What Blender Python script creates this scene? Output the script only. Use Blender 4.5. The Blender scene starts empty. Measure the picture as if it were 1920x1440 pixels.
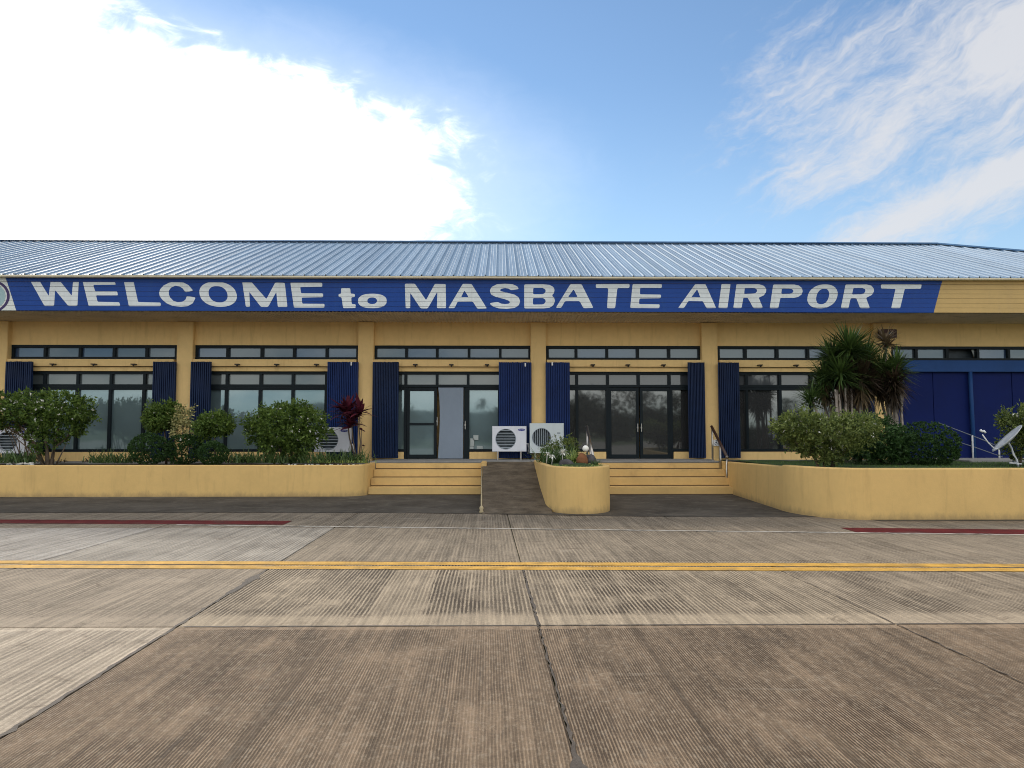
import bpy, bmesh, math, random
import numpy as np
from mathutils import Vector, Matrix, Euler
from mathutils.geometry import tessellate_polygon

SC = bpy.context.scene
COL = SC.collection
R = math.radians
rnd = random.Random(7)
rng = np.random.default_rng(11)

# ------------------------------------------------------------------ camera
CAM_H, F_PX = 1.5, 1442.0
cam_data = bpy.data.cameras.new('camera')
cam = bpy.data.objects.new('camera', cam_data)
COL.objects.link(cam)
cam.location = (0, 0, CAM_H)
cam.rotation_euler = (R(90 + 3.65), 0, R(-0.9))
cam_data.sensor_width = 36.0
cam_data.lens = F_PX / 1920 * 36.0
cam_data.clip_start = 0.05
cam_data.clip_end = 6000
SC.camera = cam
CAM_R = Euler(cam.rotation_euler).to_matrix()

# ------------------------------------------------------------------ light and exposure
SUN_AZ, SUN_EL = -34.0, 31.0            # azimuth from +Y (negative = to the left), elevation
SKY_STRENGTH = 0.10
EXPOSURE = 0.70
SC.view_settings.view_transform = 'Standard'
SC.view_settings.look = 'None'
SC.view_settings.exposure = EXPOSURE
SC.view_settings.gamma = 1.0
SC.view_settings.use_curve_mapping = False
SC.cycles.filter_width = 1.0
SC.cycles.use_denoising = True

sun_data = bpy.data.lights.new('sun', 'SUN')
sun_data.energy = 2.0
sun_data.angle = R(12)
sun_data.color = (1.0, 0.92, 0.80)
sun = bpy.data.objects.new('sun', sun_data)
COL.objects.link(sun)
sdir = Vector((math.sin(R(SUN_AZ)) * math.cos(R(SUN_EL)), math.cos(R(SUN_AZ)) * math.cos(R(SUN_EL)), math.sin(R(SUN_EL))))
sun.rotation_euler = sdir.to_track_quat('Z', 'Y').to_euler()


class NT:
    """small helper for node trees"""
    def __init__(self, tree):
        self.t = tree; self.n = tree.nodes; self.l = tree.links
    def new(self, kind, **kw):
        x = self.n.new(kind)
        for k, v in kw.items(): setattr(x, k, v)
        return x
    def link(self, a, b): self.l.new(a, b)
    def put(self, sock, v):
        if isinstance(v, (int, float)): sock.default_value = v
        elif isinstance(v, (tuple, list)): sock.default_value = v
        else: self.link(v, sock)
    def m(self, op, a, b=0.0, c=None, clamp=False):
        x = self.new('ShaderNodeMath', operation=op, use_clamp=clamp)
        self.put(x.inputs[0], a); self.put(x.inputs[1], b)
        if c is not None: self.put(x.inputs[2], c)
        return x.outputs[0]
    def smooth(self, v, lo, hi):
        x = self.new('ShaderNodeMapRange', interpolation_type='SMOOTHSTEP')
        self.put(x.inputs['Value'], v); x.inputs['From Min'].default_value = lo; x.inputs['From Max'].default_value = hi
        return x.outputs[0]
    def mix(self, fac, a, b, blend='MIX'):
        x = self.new('ShaderNodeMix', data_type='RGBA', blend_type=blend)
        self.put(x.inputs[0], fac); self.put(x.inputs[6], a); self.put(x.inputs[7], b)
        return x.outputs[2]
    def noise(self, vec, scale, detail=4, rough=0.55, dist=0.0):
        x = self.new('ShaderNodeTexNoise')
        if vec is not None: self.link(vec, x.inputs['Vector'])
        x.inputs['Scale'].default_value = scale; x.inputs['Detail'].default_value = detail
        x.inputs['Roughness'].default_value = rough; x.inputs['Distortion'].default_value = dist
        return x.outputs['Fac']
    def xyz(self, x, y, z=0.0):
        c = self.new('ShaderNodeCombineXYZ')
        self.put(c.inputs[0], x); self.put(c.inputs[1], y); self.put(c.inputs[2], z)
        return c.outputs[0]
    def scaled(self, vec, s):
        x = self.new('ShaderNodeVectorMath', operation='MULTIPLY')
        self.link(vec, x.inputs[0]); x.inputs[1].default_value = s
        return x.outputs[0]


# ------------------------------------------------------------------ sky with clouds
world = bpy.data.worlds.new('World')
SC.world = world
world.use_nodes = True
wt = NT(world.node_tree)
for n in list(wt.n): wt.n.remove(n)
w_out = wt.new('ShaderNodeOutputWorld')
w_bg = wt.new('ShaderNodeBackground')
w_bg.inputs['Strength'].default_value = SKY_STRENGTH
wt.link(w_bg.outputs[0], w_out.inputs[0])
sky = wt.new('ShaderNodeTexSky', sky_type='NISHITA')
sky.sun_disc = False
sky.sun_elevation = R(SUN_EL)
sky.sun_rotation = R(SUN_AZ)
sky.altitude = 0
sky.air_density = 1.0
sky.dust_density = 0.0
sky.ozone_density = 2.5
tc = wt.new('ShaderNodeTexCoord')
dirv = tc.outputs['Generated']
sp = wt.new('ShaderNodeSeparateXYZ'); wt.link(dirv, sp.inputs[0])
dx, dy, dz = sp.outputs
DEG = 180 / math.pi
az = wt.m('MULTIPLY', wt.m('ARCTAN2', dx, dy), DEG)
el = wt.m('MULTIPLY', wt.m('ARCSINE', dz), DEG)
n_big = wt.noise(wt.scaled(dirv, (1, 1, 1.6)), 5.5, 6, 0.6)
n_fine = wt.noise(wt.scaled(dirv, (1, 1, 2.0)), 22.0, 5, 0.6, 0.6)


def ell(a0, e0, ra, re, rot=0.0):
    a = wt.m('SUBTRACT', az, a0); e = wt.m('SUBTRACT', el, e0)
    c, s = math.cos(R(rot)), math.sin(R(rot))
    u = wt.m('ADD', wt.m('MULTIPLY', a, c / ra), wt.m('MULTIPLY', e, s / ra))
    v = wt.m('ADD', wt.m('MULTIPLY', a, -s / re), wt.m('MULTIPLY', e, c / re))
    d2 = wt.m('ADD', wt.m('MULTIPLY', u, u), wt.m('MULTIPLY', v, v))
    return wt.m('SUBTRACT', 1.0, wt.m('SQRT', d2))


# the bright cloud bank in front of the sun
c1 = wt.m('MAXIMUM', ell(-27.0, 17.6, 23.6, 8.3), ell(-42.5, 21.8, 16.3, 11.2))
pert = wt.m('ADD', wt.m('MULTIPLY', wt.m('SUBTRACT', n_big, 0.5), 0.55), wt.m('MULTIPLY', wt.m('SUBTRACT', n_fine, 0.5), 0.55))
c1n = wt.m('ADD', c1, pert)
cloud1 = wt.m('POWER', wt.smooth(c1n, -0.18, 0.24), 1.6)
glow = wt.m('MULTIPLY', wt.smooth(wt.m('ADD', c1, wt.m('MULTIPLY', pert, 0.3)), -0.60, 0.05), 0.40)
# high thin streaks on the other side
ROT = 24.0
c_, s_ = math.cos(R(ROT)), math.sin(R(ROT))
su = wt.m('ADD', wt.m('MULTIPLY', az, c_), wt.m('MULTIPLY', el, s_))
sv = wt.m('ADD', wt.m('MULTIPLY', az, -s_), wt.m('MULTIPLY', el, c_))
wob = wt.m('MULTIPLY', wt.m('SUBTRACT', wt.noise(dirv, 9.0, 4, 0.6), 0.5), 3.2)
sv2 = wt.m('ADD', sv, wob)
n_st = wt.noise(wt.xyz(wt.m('MULTIPLY', su, 0.12), wt.m('MULTIPLY', sv2, 0.34), 3.1), 1.0, 7, 0.66, 0.4)
n_st2 = wt.noise(wt.xyz(wt.m('MULTIPLY', su, 0.42), wt.m('MULTIPLY', sv2, 1.25), 9.7), 1.0, 7, 0.72, 0.5)
stp = wt.m('ADD', wt.m('MULTIPLY', wt.m('SUBTRACT', n_st, 0.5), 2.3), wt.m('MULTIPLY', wt.m('SUBTRACT', n_st2, 0.5), 1.1))
c2 = wt.m('MAXIMUM', ell(36, 24.0, 19.0, 7.4, 14), ell(33, 15.4, 13.5, 2.5, 20))
cloud2 = wt.m('MULTIPLY', wt.smooth(wt.m('ADD', c2, stp), -0.22, 0.90), wt.smooth(c2, -0.60, 0.05))
# unseen cloud behind the camera, added and brightened to light the shaded facade
n_gen = wt.noise(wt.scaled(dirv, (1, 1, 2.4)), 3.0, 7, 0.6, 0.2)
cloud3 = wt.m('MULTIPLY', wt.smooth(n_gen, 0.36, 0.58), wt.smooth(dy, 0.35, -0.25))
cloud3 = wt.m('MULTIPLY', cloud3, wt.smooth(dz, 0.0, 0.06))
haze = wt.smooth(el, 26.0, 2.0)
col = wt.mix(1.0, sky.outputs[0], (0.95, 0.97, 0.95, 1), 'MULTIPLY')
col = wt.mix(wt.m('MULTIPLY', haze, 0.50), col, (3.5, 5.0, 6.3, 1))
col = wt.mix(glow, col, (6.5, 7.2, 8.2, 1))
col = wt.mix(wt.m('MULTIPLY', cloud3, 0.9), col, (13.0, 12.4, 11.4, 1))
col = wt.mix(wt.m('MULTIPLY', cloud2, 0.84), col, (4.9, 4.87, 4.95, 1))
col = wt.mix(cloud1, col, (17.0, 16.6, 15.8, 1))
wt.link(col, w_bg.inputs['Color'])


# ------------------------------------------------------------------ pixel rays -> places in the world
def ray(px, py):
    return CAM_R @ Vector(((px - 960) / F_PX, (720 - py) / F_PX, -1.0))
def U(px, py, Y):
    d = ray(px, py); return Vector((0, 0, CAM_H)) + d * (Y / d.y)
def G(px, py, z=0.0):
    d = ray(px, py); return Vector((0, 0, CAM_H)) + d * ((z - CAM_H) / d.z)
def X(px, Y, py=740): return U(px, py, Y).x
def Z(py, Y): return U(940, py, Y).z


# ------------------------------------------------------------------ materials
MATS = {}
def base_mat(name):
    m = bpy.data.materials.new(name); m.use_nodes = True
    t = NT(m.node_tree)
    b = t.n['Principled BSDF']
    MATS[name] = m
    return m, t, b
def objco(t):
    return t.new('ShaderNodeTexCoord').outputs['Object']
def geoco(t):
    return t.new('ShaderNodeNewGeometry').outputs['Position']

def paint(name, c, rough=0.6, var=0.12, scale=1.6, bump=0.05, bscale=60, dirt=None, dirt_amt=0.3, streak=False, spec=0.35, splash=0.0):
    m, t, b = base_mat(name)
    p = geoco(t)
    n1 = t.noise(p, scale, 5, 0.6)
    n2 = t.noise(p, scale * 9, 4, 0.6)
    f = t.m('ADD', t.m('MULTIPLY', n1, 0.7), t.m('MULTIPLY', n2, 0.3))
    lo = tuple(x * (1 - var) for x in c) + (1,); hi = tuple(min(1, x * (1 + var)) for x in c) + (1,)
    colr = t.mix(t.smooth(f, 0.3, 0.7), lo, hi)
    if dirt:
        sc = (6.0, 6.0, 0.7) if streak else (2.2, 2.2, 2.2)
        nd = t.noise(t.scaled(p, sc), 1.0, 6, 0.65, 0.3)
        colr = t.mix(t.m('MULTIPLY', t.smooth(nd, 0.50, 0.78), dirt_amt), colr, dirt + (1,))
    if splash:                                   # mud splashed up from the ground, ragged upper edge
        z = t.new('ShaderNodeSeparateXYZ'); t.link(p, z.inputs[0])
        hh = t.m('ADD', z.outputs[2], t.m('MULTIPLY', t.m('SUBTRACT', t.noise(t.scaled(p, (5, 5, 2.5)), 1.0, 6, 0.75), 0.5), splash * 2.2))
        colr = t.mix(t.m('MULTIPLY', t.smooth(hh, splash, -0.02), 0.55), colr, (0.20, 0.15, 0.085, 1))
        n_c = t.noise(p, 7.0, 7, 0.8, 0.5)
        colr = t.mix(t.m('MULTIPLY', t.smooth(n_c, 0.64, 0.72), 0.35), colr, (0.42, 0.33, 0.20, 1))
    t.put(b.inputs['Base Color'], colr)
    b.inputs['Roughness'].default_value = rough
    b.inputs['Specular IOR Level'].default_value = spec
    if bump:
        bp = t.new('ShaderNodeBump'); bp.inputs['Strength'].default_value = bump; bp.inputs['Distance'].default_value = 0.02
        t.put(bp.inputs['Height'], t.noise(p, bscale, 4, 0.6)); t.link(bp.outputs[0], b.inputs['Normal'])
    return m

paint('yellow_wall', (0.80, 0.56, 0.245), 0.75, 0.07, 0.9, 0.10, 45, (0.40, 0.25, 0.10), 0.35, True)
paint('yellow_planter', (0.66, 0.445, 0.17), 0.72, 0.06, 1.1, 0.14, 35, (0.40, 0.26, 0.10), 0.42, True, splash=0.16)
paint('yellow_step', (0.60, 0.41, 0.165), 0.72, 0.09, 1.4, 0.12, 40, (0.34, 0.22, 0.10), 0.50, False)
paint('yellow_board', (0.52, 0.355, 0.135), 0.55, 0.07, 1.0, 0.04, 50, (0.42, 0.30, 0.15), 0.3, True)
paint('fascia_backing', (0.22, 0.15, 0.07), 0.8)
paint('cream_trim', (0.72, 0.65, 0.48), 0.5, 0.06, 1.0, 0.03, 40, (0.5, 0.42, 0.3), 0.25, True)
paint('sign_blue', (0.003, 0.046, 0.25), 0.45, 0.10, 0.8, 0.04, 40, (0.02, 0.085, 0.27), 0.30, True, spec=0.25)
paint('sign_backing', (0.006, 0.018, 0.09), 0.7)
paint('letter_white', (0.64, 0.69, 0.71), 0.55, 0.08, 1.5, 0.03, 50, (0.42, 0.44, 0.42), 0.4, True)
paint('letter_edge', (0.75, 0.78, 0.80), 0.5, 0.04)
paint('emblem_white', (0.62, 0.66, 0.64), 0.5, 0.06)
paint('emblem_purple', (0.035, 0.02, 0.10), 0.5, 0.06)
paint('emblem_teal', (0.30, 0.44, 0.46), 0.5, 0.06)
paint('soffit_metal', (0.70, 0.58, 0.42), 0.6, 0.12, 0.9, 0.04, 40, (0.18, 0.13, 0.09), 0.5, False)
paint('shutter_navy', (0.005, 0.0165, 0.057), 0.5, 0.18, 2.2, 0.04, 50, (0.012, 0.028, 0.08), 0.5, True, spec=0.2)
paint('shutter_blue', (0.004, 0.022, 0.110), 0.5, 0.18, 2.2, 0.04, 50, (0.012, 0.035, 0.12), 0.4, True, spec=0.2)
paint('navy_wall', (0.002, 0.011, 0.095), 0.6, 0.10, 1.2, 0.05, 30, (0.008, 0.018, 0.08), 0.4, True, spec=0.15)
paint('lintel_blue', (0.018, 0.065, 0.21), 0.6, 0.08, 1.2, 0.05, 30, spec=0.2)
paint('frame_dark', (0.010, 0.016, 0.020), 0.45, 0.1, 2, 0.0, spec=0.12)
paint('frame_steel', (0.10, 0.11, 0.13), 0.4, 0.1)
paint('door_panel_grey', (0.22, 0.27, 0.34), 0.5, 0.05, 1.0)
paint('bracket_dark', (0.03, 0.022, 0.018), 0.6)
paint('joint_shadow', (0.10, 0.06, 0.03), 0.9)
paint('platform_concrete', (0.24, 0.24, 0.235), 0.85, 0.15, 3, 0.15, 60, (0.10, 0.10, 0.09), 0.5)
paint('asphalt', (0.088, 0.077, 0.063), 0.92, 0.35, 0.9, 0.6, 60, (0.19, 0.17, 0.14), 0.6, False, spec=0.12)
paint('ramp_concrete', (0.115, 0.092, 0.066), 0.92, 0.40, 3.0, 0.5, 70, (0.23, 0.195, 0.15), 0.6, False, spec=0.15)
paint('yellow_line', (0.54, 0.31, 0.065), 0.8, 0.28, 5.0, 0.4, 60, (0.24, 0.17, 0.085), 0.75, False, 0.15)
paint('red_line', (0.105, 0.012, 0.013), 0.85, 0.3, 4.0, 0.3, 70, (0.10, 0.055, 0.045), 0.6, False, 0.12)
paint('white_line', (0.42, 0.385, 0.33), 0.75, 0.12, 4.0, 0.3, 70, (0.30, 0.27, 0.24), 0.8)
paint('sealant', (0.080, 0.064, 0.050), 0.8, 0.25, 5.0, 0.4, 50)
paint('soil', (0.055, 0.042, 0.026), 0.95, 0.3, 5.0, 0.6, 25)
paint('lawn_soil', (0.030, 0.060, 0.014), 0.95, 0.3, 5.0, 0.6, 25)
paint('far_grass', (0.075, 0.095, 0.040), 0.95, 0.3, 0.05, 0.0)
paint('ac_white', (0.66, 0.68, 0.74), 0.38, 0.04, 2, 0.0, 40, (0.45, 0.45, 0.45), 0.2, True)
paint('ac_grey_white', (0.54, 0.60, 0.62), 0.4, 0.04, 2, 0.0, 40, (0.40, 0.42, 0.42), 0.2, True)
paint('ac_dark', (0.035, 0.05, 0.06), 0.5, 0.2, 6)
paint('ac_blade', (0.05, 0.065, 0.08), 0.5)
paint('ac_bar', (0.34, 0.39, 0.44), 0.4, 0.1)
paint('badge_blue', (0.012, 0.022, 0.22), 0.35, 0.05)
paint('badge_white', (0.75, 0.75, 0.78), 0.35, 0.03)
paint('badge_dark', (0.03, 0.06, 0.09), 0.35, 0.03)
paint('rail_wood', (0.040, 0.016, 0.010), 0.4, 0.2, 6, 0.1, 30, spec=0.5)
paint('dish_grey', (0.50, 0.52, 0.54), 0.45, 0.12, 8, 0.0, 40, (0.30, 0.32, 0.30), 0.5)
paint('speaker_brown', (0.055, 0.022, 0.016), 0.55, 0.15)
paint('speaker_ring', (0.22, 0.14, 0.10), 0.5, 0.1)
paint('globe_white', (0.80, 0.79, 0.74), 0.4, 0.04)
paint('stone_brown', (0.18, 0.075, 0.032), 0.85, 0.35, 9, 0.6, 22)
paint('stone_grey', (0.075, 0.07, 0.075), 0.85, 0.35, 8, 0.6, 20)
paint('pebble', (0.48, 0.47, 0.44), 0.8, 0.2, 9)
paint('hill_green', (0.035, 0.060, 0.055), 0.95, 0.25, 0.02, 0.0)
paint('bark', (0.14, 0.105, 0.075), 0.9, 0.3, 12, 0.6, 40)
paint('bark_pale', (0.30, 0.26, 0.22), 0.85, 0.3, 14, 0.6, 40)
paint('flower_white', (0.80, 0.80, 0.74), 0.6, 0.05)
paint('pipe_white', (0.40, 0.33, 0.20), 0.5, 0.1)
paint('paper_white', (0.42, 0.46, 0.45), 0.7, 0.08)
paint('plastic_white', (0.75, 0.75, 0.76), 0.4, 0.03)

def metal(name, c, rough=0.3, metallic=1.0):
    m, t, b = base_mat(name)
    b.inputs['Base Color'].default_value = c + (1,); b.inputs['Metallic'].default_value = metallic
    p = geoco(t)
    t.put(b.inputs['Roughness'], t.m('ADD', t.m('MULTIPLY', t.noise(p, 8, 4), 0.25), rough - 0.1))
metal('steel', (0.42, 0.40, 0.38), 0.3)
paint('steel_dull', (0.13, 0.15, 0.19), 0.5)

def roof_mat():
    m, t, b = base_mat('roof_metal')
    p = geoco(t)
    n1 = t.noise(t.scaled(p, (3.0, 0.35, 0.35)), 1.0, 6, 0.65)
    n2 = t.noise(p, 5.0, 5, 0.7)
    n3 = t.noise(t.scaled(p, (26.0, 0.5, 0.5)), 1.0, 3, 0.6)
    f = t.m('ADD', t.m('MULTIPLY', n1, 0.6), t.m('MULTIPLY', n2, 0.4))
    c = t.mix(t.smooth(f, 0.33, 0.68), (0.21, 0.30, 0.41, 1), (0.265, 0.365, 0.475, 1))
    c = t.mix(t.m('MULTIPLY', t.smooth(n3, 0.5, 0.75), 0.35), c, (0.12, 0.19, 0.28, 1))
    oi = t.new('ShaderNodeObjectInfo')
    k = t.new('ShaderNodeVectorMath', operation='SCALE'); t.link(c, k.inputs[0]); t.put(k.inputs['Scale'], t.m('ADD', 0.90, t.m('MULTIPLY', oi.outputs['Random'], 0.18)))
    t.put(b.inputs['Base Color'], k.outputs[0])
    t.put(b.inputs['Roughness'], t.m('ADD', t.m('MULTIPLY', n2, 0.16), 0.50))
    b.inputs['Specular IOR Level'].default_value = 0.32
    bp = t.new('ShaderNodeBump'); bp.inputs['Strength'].default_value = 0.18; bp.inputs['Distance'].default_value = 0.02
    t.put(bp.inputs['Height'], t.noise(t.scaled(p, (14, 1.5, 1.5)), 1.0, 3)); t.link(bp.outputs[0], b.inputs['Normal'])
roof_mat()
paint('ridge_blue', (0.07, 0.15, 0.27), 0.45, 0.12, 2)

def glass_mat(name, body, refl, tint=(0.9, 0.97, 1.0)):
    """tinted, film-coated glazing: a dark or milky body under a mirror-like coat"""
    m, t, b = base_mat(name)
    p = geoco(t)
    b.inputs['Roughness'].default_value = 0.6
    n = t.noise(p, 0.9, 4)
    t.put(b.inputs['Base Color'], t.mix(n, tuple(x * 0.7 for x in body) + (1,), tuple(x * 1.3 for x in body) + (1,)))
    g = t.new('ShaderNodeBsdfGlossy'); g.inputs['Roughness'].default_value = 0.03
    g.inputs['Color'].default_value = tint + (1,)
    bp = t.new('ShaderNodeBump'); bp.inputs['Strength'].default_value = 0.05; bp.inputs['Distance'].default_value = 0.01
    t.put(bp.inputs['Height'], t.noise(p, 1.7, 2)); t.link(bp.outputs[0], g.inputs['Normal'])
    mx = t.new('ShaderNodeMixShader'); mx.inputs[0].default_value = refl
    t.link(b.outputs[0], mx.inputs[1]); t.link(g.outputs[0], mx.inputs[2])
    t.link(mx.outputs[0], t.n['Material Output'].inputs[0])
glass_mat('glass_film', (0.095, 0.145, 0.158), 0.17, (0.72, 0.92, 1.0))
glass_mat('glass_upper', (0.085, 0.105, 0.11), 0.075)
glass_mat('glass_dark', (0.005, 0.006, 0.007), 0.12)
glass_mat('glass_upper_dark', (0.035, 0.042, 0.050), 0.06)
glass_mat('glass_transom', (0.055, 0.075, 0.095), 0.07, (0.75, 0.9, 1.0))
glass_mat('glass_transom_blue', (0.025, 0.060, 0.13), 0.07, (0.75, 0.9, 1.0))

def concrete_mat(name, groove, period=0.0175):
    m, t, b = base_mat(name)
    p = geoco(t)
    oi = t.new('ShaderNodeObjectInfo')
    sep = t.new('ShaderNodeSeparateXYZ'); t.link(p, sep.inputs[0])
    px_, py_ = sep.outputs[0], sep.outputs[1]
    n_w = t.noise(t.scaled(p, (1.2, 0.5, 1)), 1.0, 3)
    n_b = t.noise(p, 0.8, 6, 0.65, 0.4)
    n_m = t.noise(t.scaled(p, (15.0, 0.45, 1)), 1.0, 7, 0.75)
    n_f = t.noise(p, 48, 5, 0.8)
    n_v = t.noise(p, 190, 2, 0.6)
    n_g = t.noise(t.scaled(p, (48, 3.0, 1)), 1.0, 4, 0.7)          # uneven bristles
    n_k = t.noise(t.scaled(p, (30, 14, 1)), 1.0, 4, 0.7)           # chips that interrupt the ridges
    n_t = t.noise(t.scaled(p, (5.0, 0.12, 1)), 1.0, 3, 0.6)        # single deep drags
    # rake grooves run along Y (away from the camera), a little wavy and uneven
    xx = t.m('ADD', t.m('ADD', px_, t.m('MULTIPLY', py_, 0.017)), t.m('MULTIPLY', n_w, 0.035))
    ph = t.m('MULTIPLY', xx, 2 * math.pi / period)
    wv = t.m('ADD', t.m('MULTIPLY', t.m('SINE', ph), 0.5), 0.5)
    n_d = t.noise(t.scaled(p, (1.3, 0.8, 1)), 1.7, 5, 0.65)
    wn = t.new('ShaderNodeTexWhiteNoise', noise_dimensions='2D')
    sw = t.m('FLOOR', t.m('MULTIPLY', t.m('ADD', xx, t.m('MULTIPLY', n_b, 0.10)), 1 / 0.46))
    t.link(t.xyz(sw, t.m('FLOOR', t.m('MULTIPLY', py_, 1 / 3.05))), wn.inputs['Vector'])
    depth = t.m('MULTIPLY', t.m('MULTIPLY', t.smooth(n_d, 0.25, 0.58), groove), t.m('ADD', 0.45, t.m('MULTIPLY', wn.outputs['Value'], 0.55)))
    band = t.m('MULTIPLY', t.smooth(t.m('ADD', py_, t.m('MULTIPLY', n_b, 0.25)), 6.12, 6.14), t.smooth(t.m('ADD', py_, t.m('MULTIPLY', n_b, 0.25)), 6.68, 6.50))
    depth = t.m('MULTIPLY', depth, t.m('SUBTRACT', 1.0, t.m('MULTIPLY', band, 0.85)))
    q = t.m('ADD', wv, t.m('ADD', t.m('MULTIPLY', t.m('SUBTRACT', n_g, 0.5), 1.4), t.m('MULTIPLY', t.m('SUBTRACT', n_k, 0.5), 1.7)))
    line = t.m('MULTIPLY', t.smooth(q, 0.74, 0.40), depth)
    drag = t.m('MULTIPLY', t.smooth(n_t, 0.60, 0.66), t.m('MULTIPLY', depth, 0.75))
    f = t.m('ADD', t.m('ADD', t.m('MULTIPLY', n_b, 0.17), t.m('MULTIPLY', n_m, 0.45)), t.m('ADD', t.m('MULTIPLY', n_f, 0.28), t.m('MULTIPLY', n_v, 0.10)))
    tone = t.smooth(f, 0.38, 0.62)
    k = t.new('ShaderNodeVectorMath', operation='SCALE'); t.link(oi.outputs['Color'], k.inputs[0])
    t.put(k.inputs['Scale'], t.m('ADD', t.m('MULTIPLY', tone, 0.95), t.m('ADD', 0.50, t.m('MULTIPLY', band, 0.16))))
    c = k.outputs[0]
    c = t.mix(t.m('MULTIPLY', t.smooth(n_k, 0.50, 0.62), 0.42), c, (0.34, 0.275, 0.20, 1))          # bare ridge tops
    c = t.mix(t.m('MULTIPLY', t.m('MAXIMUM', line, drag), 0.95), c, (0.034, 0.023, 0.015, 1))
    n_s = t.noise(p, 2.6, 9, 0.82, 0.6)
    c = t.mix(t.m('MULTIPLY', t.smooth(n_s, 0.53, 0.66), 0.50), c, (0.085, 0.060, 0.040, 1))      # oily stains
    n_p = t.noise(t.scaled(p, (1.2, 4.4, 1)), 1.3, 7, 0.75, 0.8)
    c = t.mix(t.m('MULTIPLY', t.smooth(n_p, 0.58, 0.70), 0.45 if groove < 0.9 else 0.22), c, (0.40, 0.345, 0.27, 1))   # bleached laitance
    n_e = t.noise(t.scaled(p, (7.0, 1.0, 1)), 2.0, 6, 0.7, 0.3)
    c = t.mix(t.m('MULTIPLY', t.smooth(n_e, 0.56, 0.70), 0.40), c, (0.10, 0.085, 0.068, 1))
    t.put(b.inputs['Base Color'], c)
    b.inputs['Roughness'].default_value = 0.88
    b.inputs['Specular IOR Level'].default_value = 0.18
    bp = t.new('ShaderNodeBump'); bp.inputs['Strength'].default_value = 0.6; bp.inputs['Distance'].default_value = 0.007
    h = t.m('ADD', t.m('MULTIPLY', line, -1.0), t.m('ADD', t.m('MULTIPLY', n_f, 0.8), t.m('MULTIPLY', n_s, 0.5)))
    t.put(bp.inputs['Height'], h); t.link(bp.outputs[0], b.inputs['Normal'])
concrete_mat('concrete_broomed', 1.0)
concrete_mat('concrete_raked', 0.95, 0.036)
concrete_mat('concrete_worn', 0.45, 0.045)

def leaf_mat(name, dark, light, trans=0.35, rough=0.5):
    m, t, b = base_mat(name)
    a = t.new('ShaderNodeAttribute'); a.attribute_name = 'tint'
    c = t.mix(a.outputs['Fac'], dark + (1,), light + (1,))
    t.put(b.inputs['Base Color'], c)
    b.inputs['Roughness'].default_value = rough
    b.inputs['Specular IOR Level'].default_value = 0.35
    tr = t.new('ShaderNodeBsdfTranslucent'); t.link(c, tr.inputs['Color'])
    mx = t.new('ShaderNodeMixShader'); mx.inputs[0].default_value = trans
    t.link(b.outputs[0], mx.inputs[1]); t.link(tr.outputs[0], mx.inputs[2])
    t.link(mx.outputs[0], t.n['Material Output'].inputs[0])
leaf_mat('leaf_mid', (0.036, 0.085, 0.016), (0.25, 0.36, 0.075), 0.45)
leaf_mat('leaf_dark', (0.017, 0.050, 0.015), (0.085, 0.17, 0.042))
leaf_mat('leaf_dead', (0.016, 0.012, 0.008), (0.085, 0.058, 0.034), 0.15)
leaf_mat('leaf_olive', (0.050, 0.085, 0.018), (0.30, 0.36, 0.10), 0.4)
leaf_mat('leaf_variegated', (0.135, 0.162, 0.054), (0.806, 0.715, 0.338), 0.25)
leaf_mat('leaf_purple', (0.045, 0.012, 0.024), (0.23, 0.045, 0.075))
leaf_mat('leaf_spike', (0.018, 0.042, 0.012), (0.115, 0.185, 0.045), 0.25, 0.45)
leaf_mat('leaf_spike_dry', (0.061, 0.043, 0.024), (0.273, 0.202, 0.111), 0.25)
leaf_mat('leaf_strap', (0.034, 0.074, 0.024), (0.143, 0.221, 0.072), 0.3, 0.4)
leaf_mat('leaf_lime', (0.108, 0.176, 0.041), (0.390, 0.468, 0.130), 0.3, 0.4)
leaf_mat('leaf_lawn', (0.041, 0.088, 0.016), (0.130, 0.234, 0.046), 0.3, 0.5)
leaf_mat('leaf_far', (0.012, 0.024, 0.010), (0.030, 0.050, 0.022), 0.1, 0.6)


# ------------------------------------------------------------------ object helpers
def props(o, label=None, cat=None, group=None, kind=None):
    if label: o['label'] = label
    if cat: o['category'] = cat
    if group: o['group'] = group
    if kind: o['kind'] = kind
    return o
def thing(name, label, cat, loc=(0, 0, 0), group=None):
    o = bpy.data.objects.new(name, None)
    o.empty_display_size = 0.2
    COL.objects.link(o); o.location = loc
    return props(o, label, cat, group)
def link_mesh(name, me, parent=None):
    o = bpy.data.objects.new(name, me); COL.objects.link(o)
    if parent is not None:
        o.parent = parent
        w = Vector((0, 0, 0)); q = parent
        while q is not None: w += q.location; q = q.parent
        o.location = -w          # meshes are written in world coordinates
    return o

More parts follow.
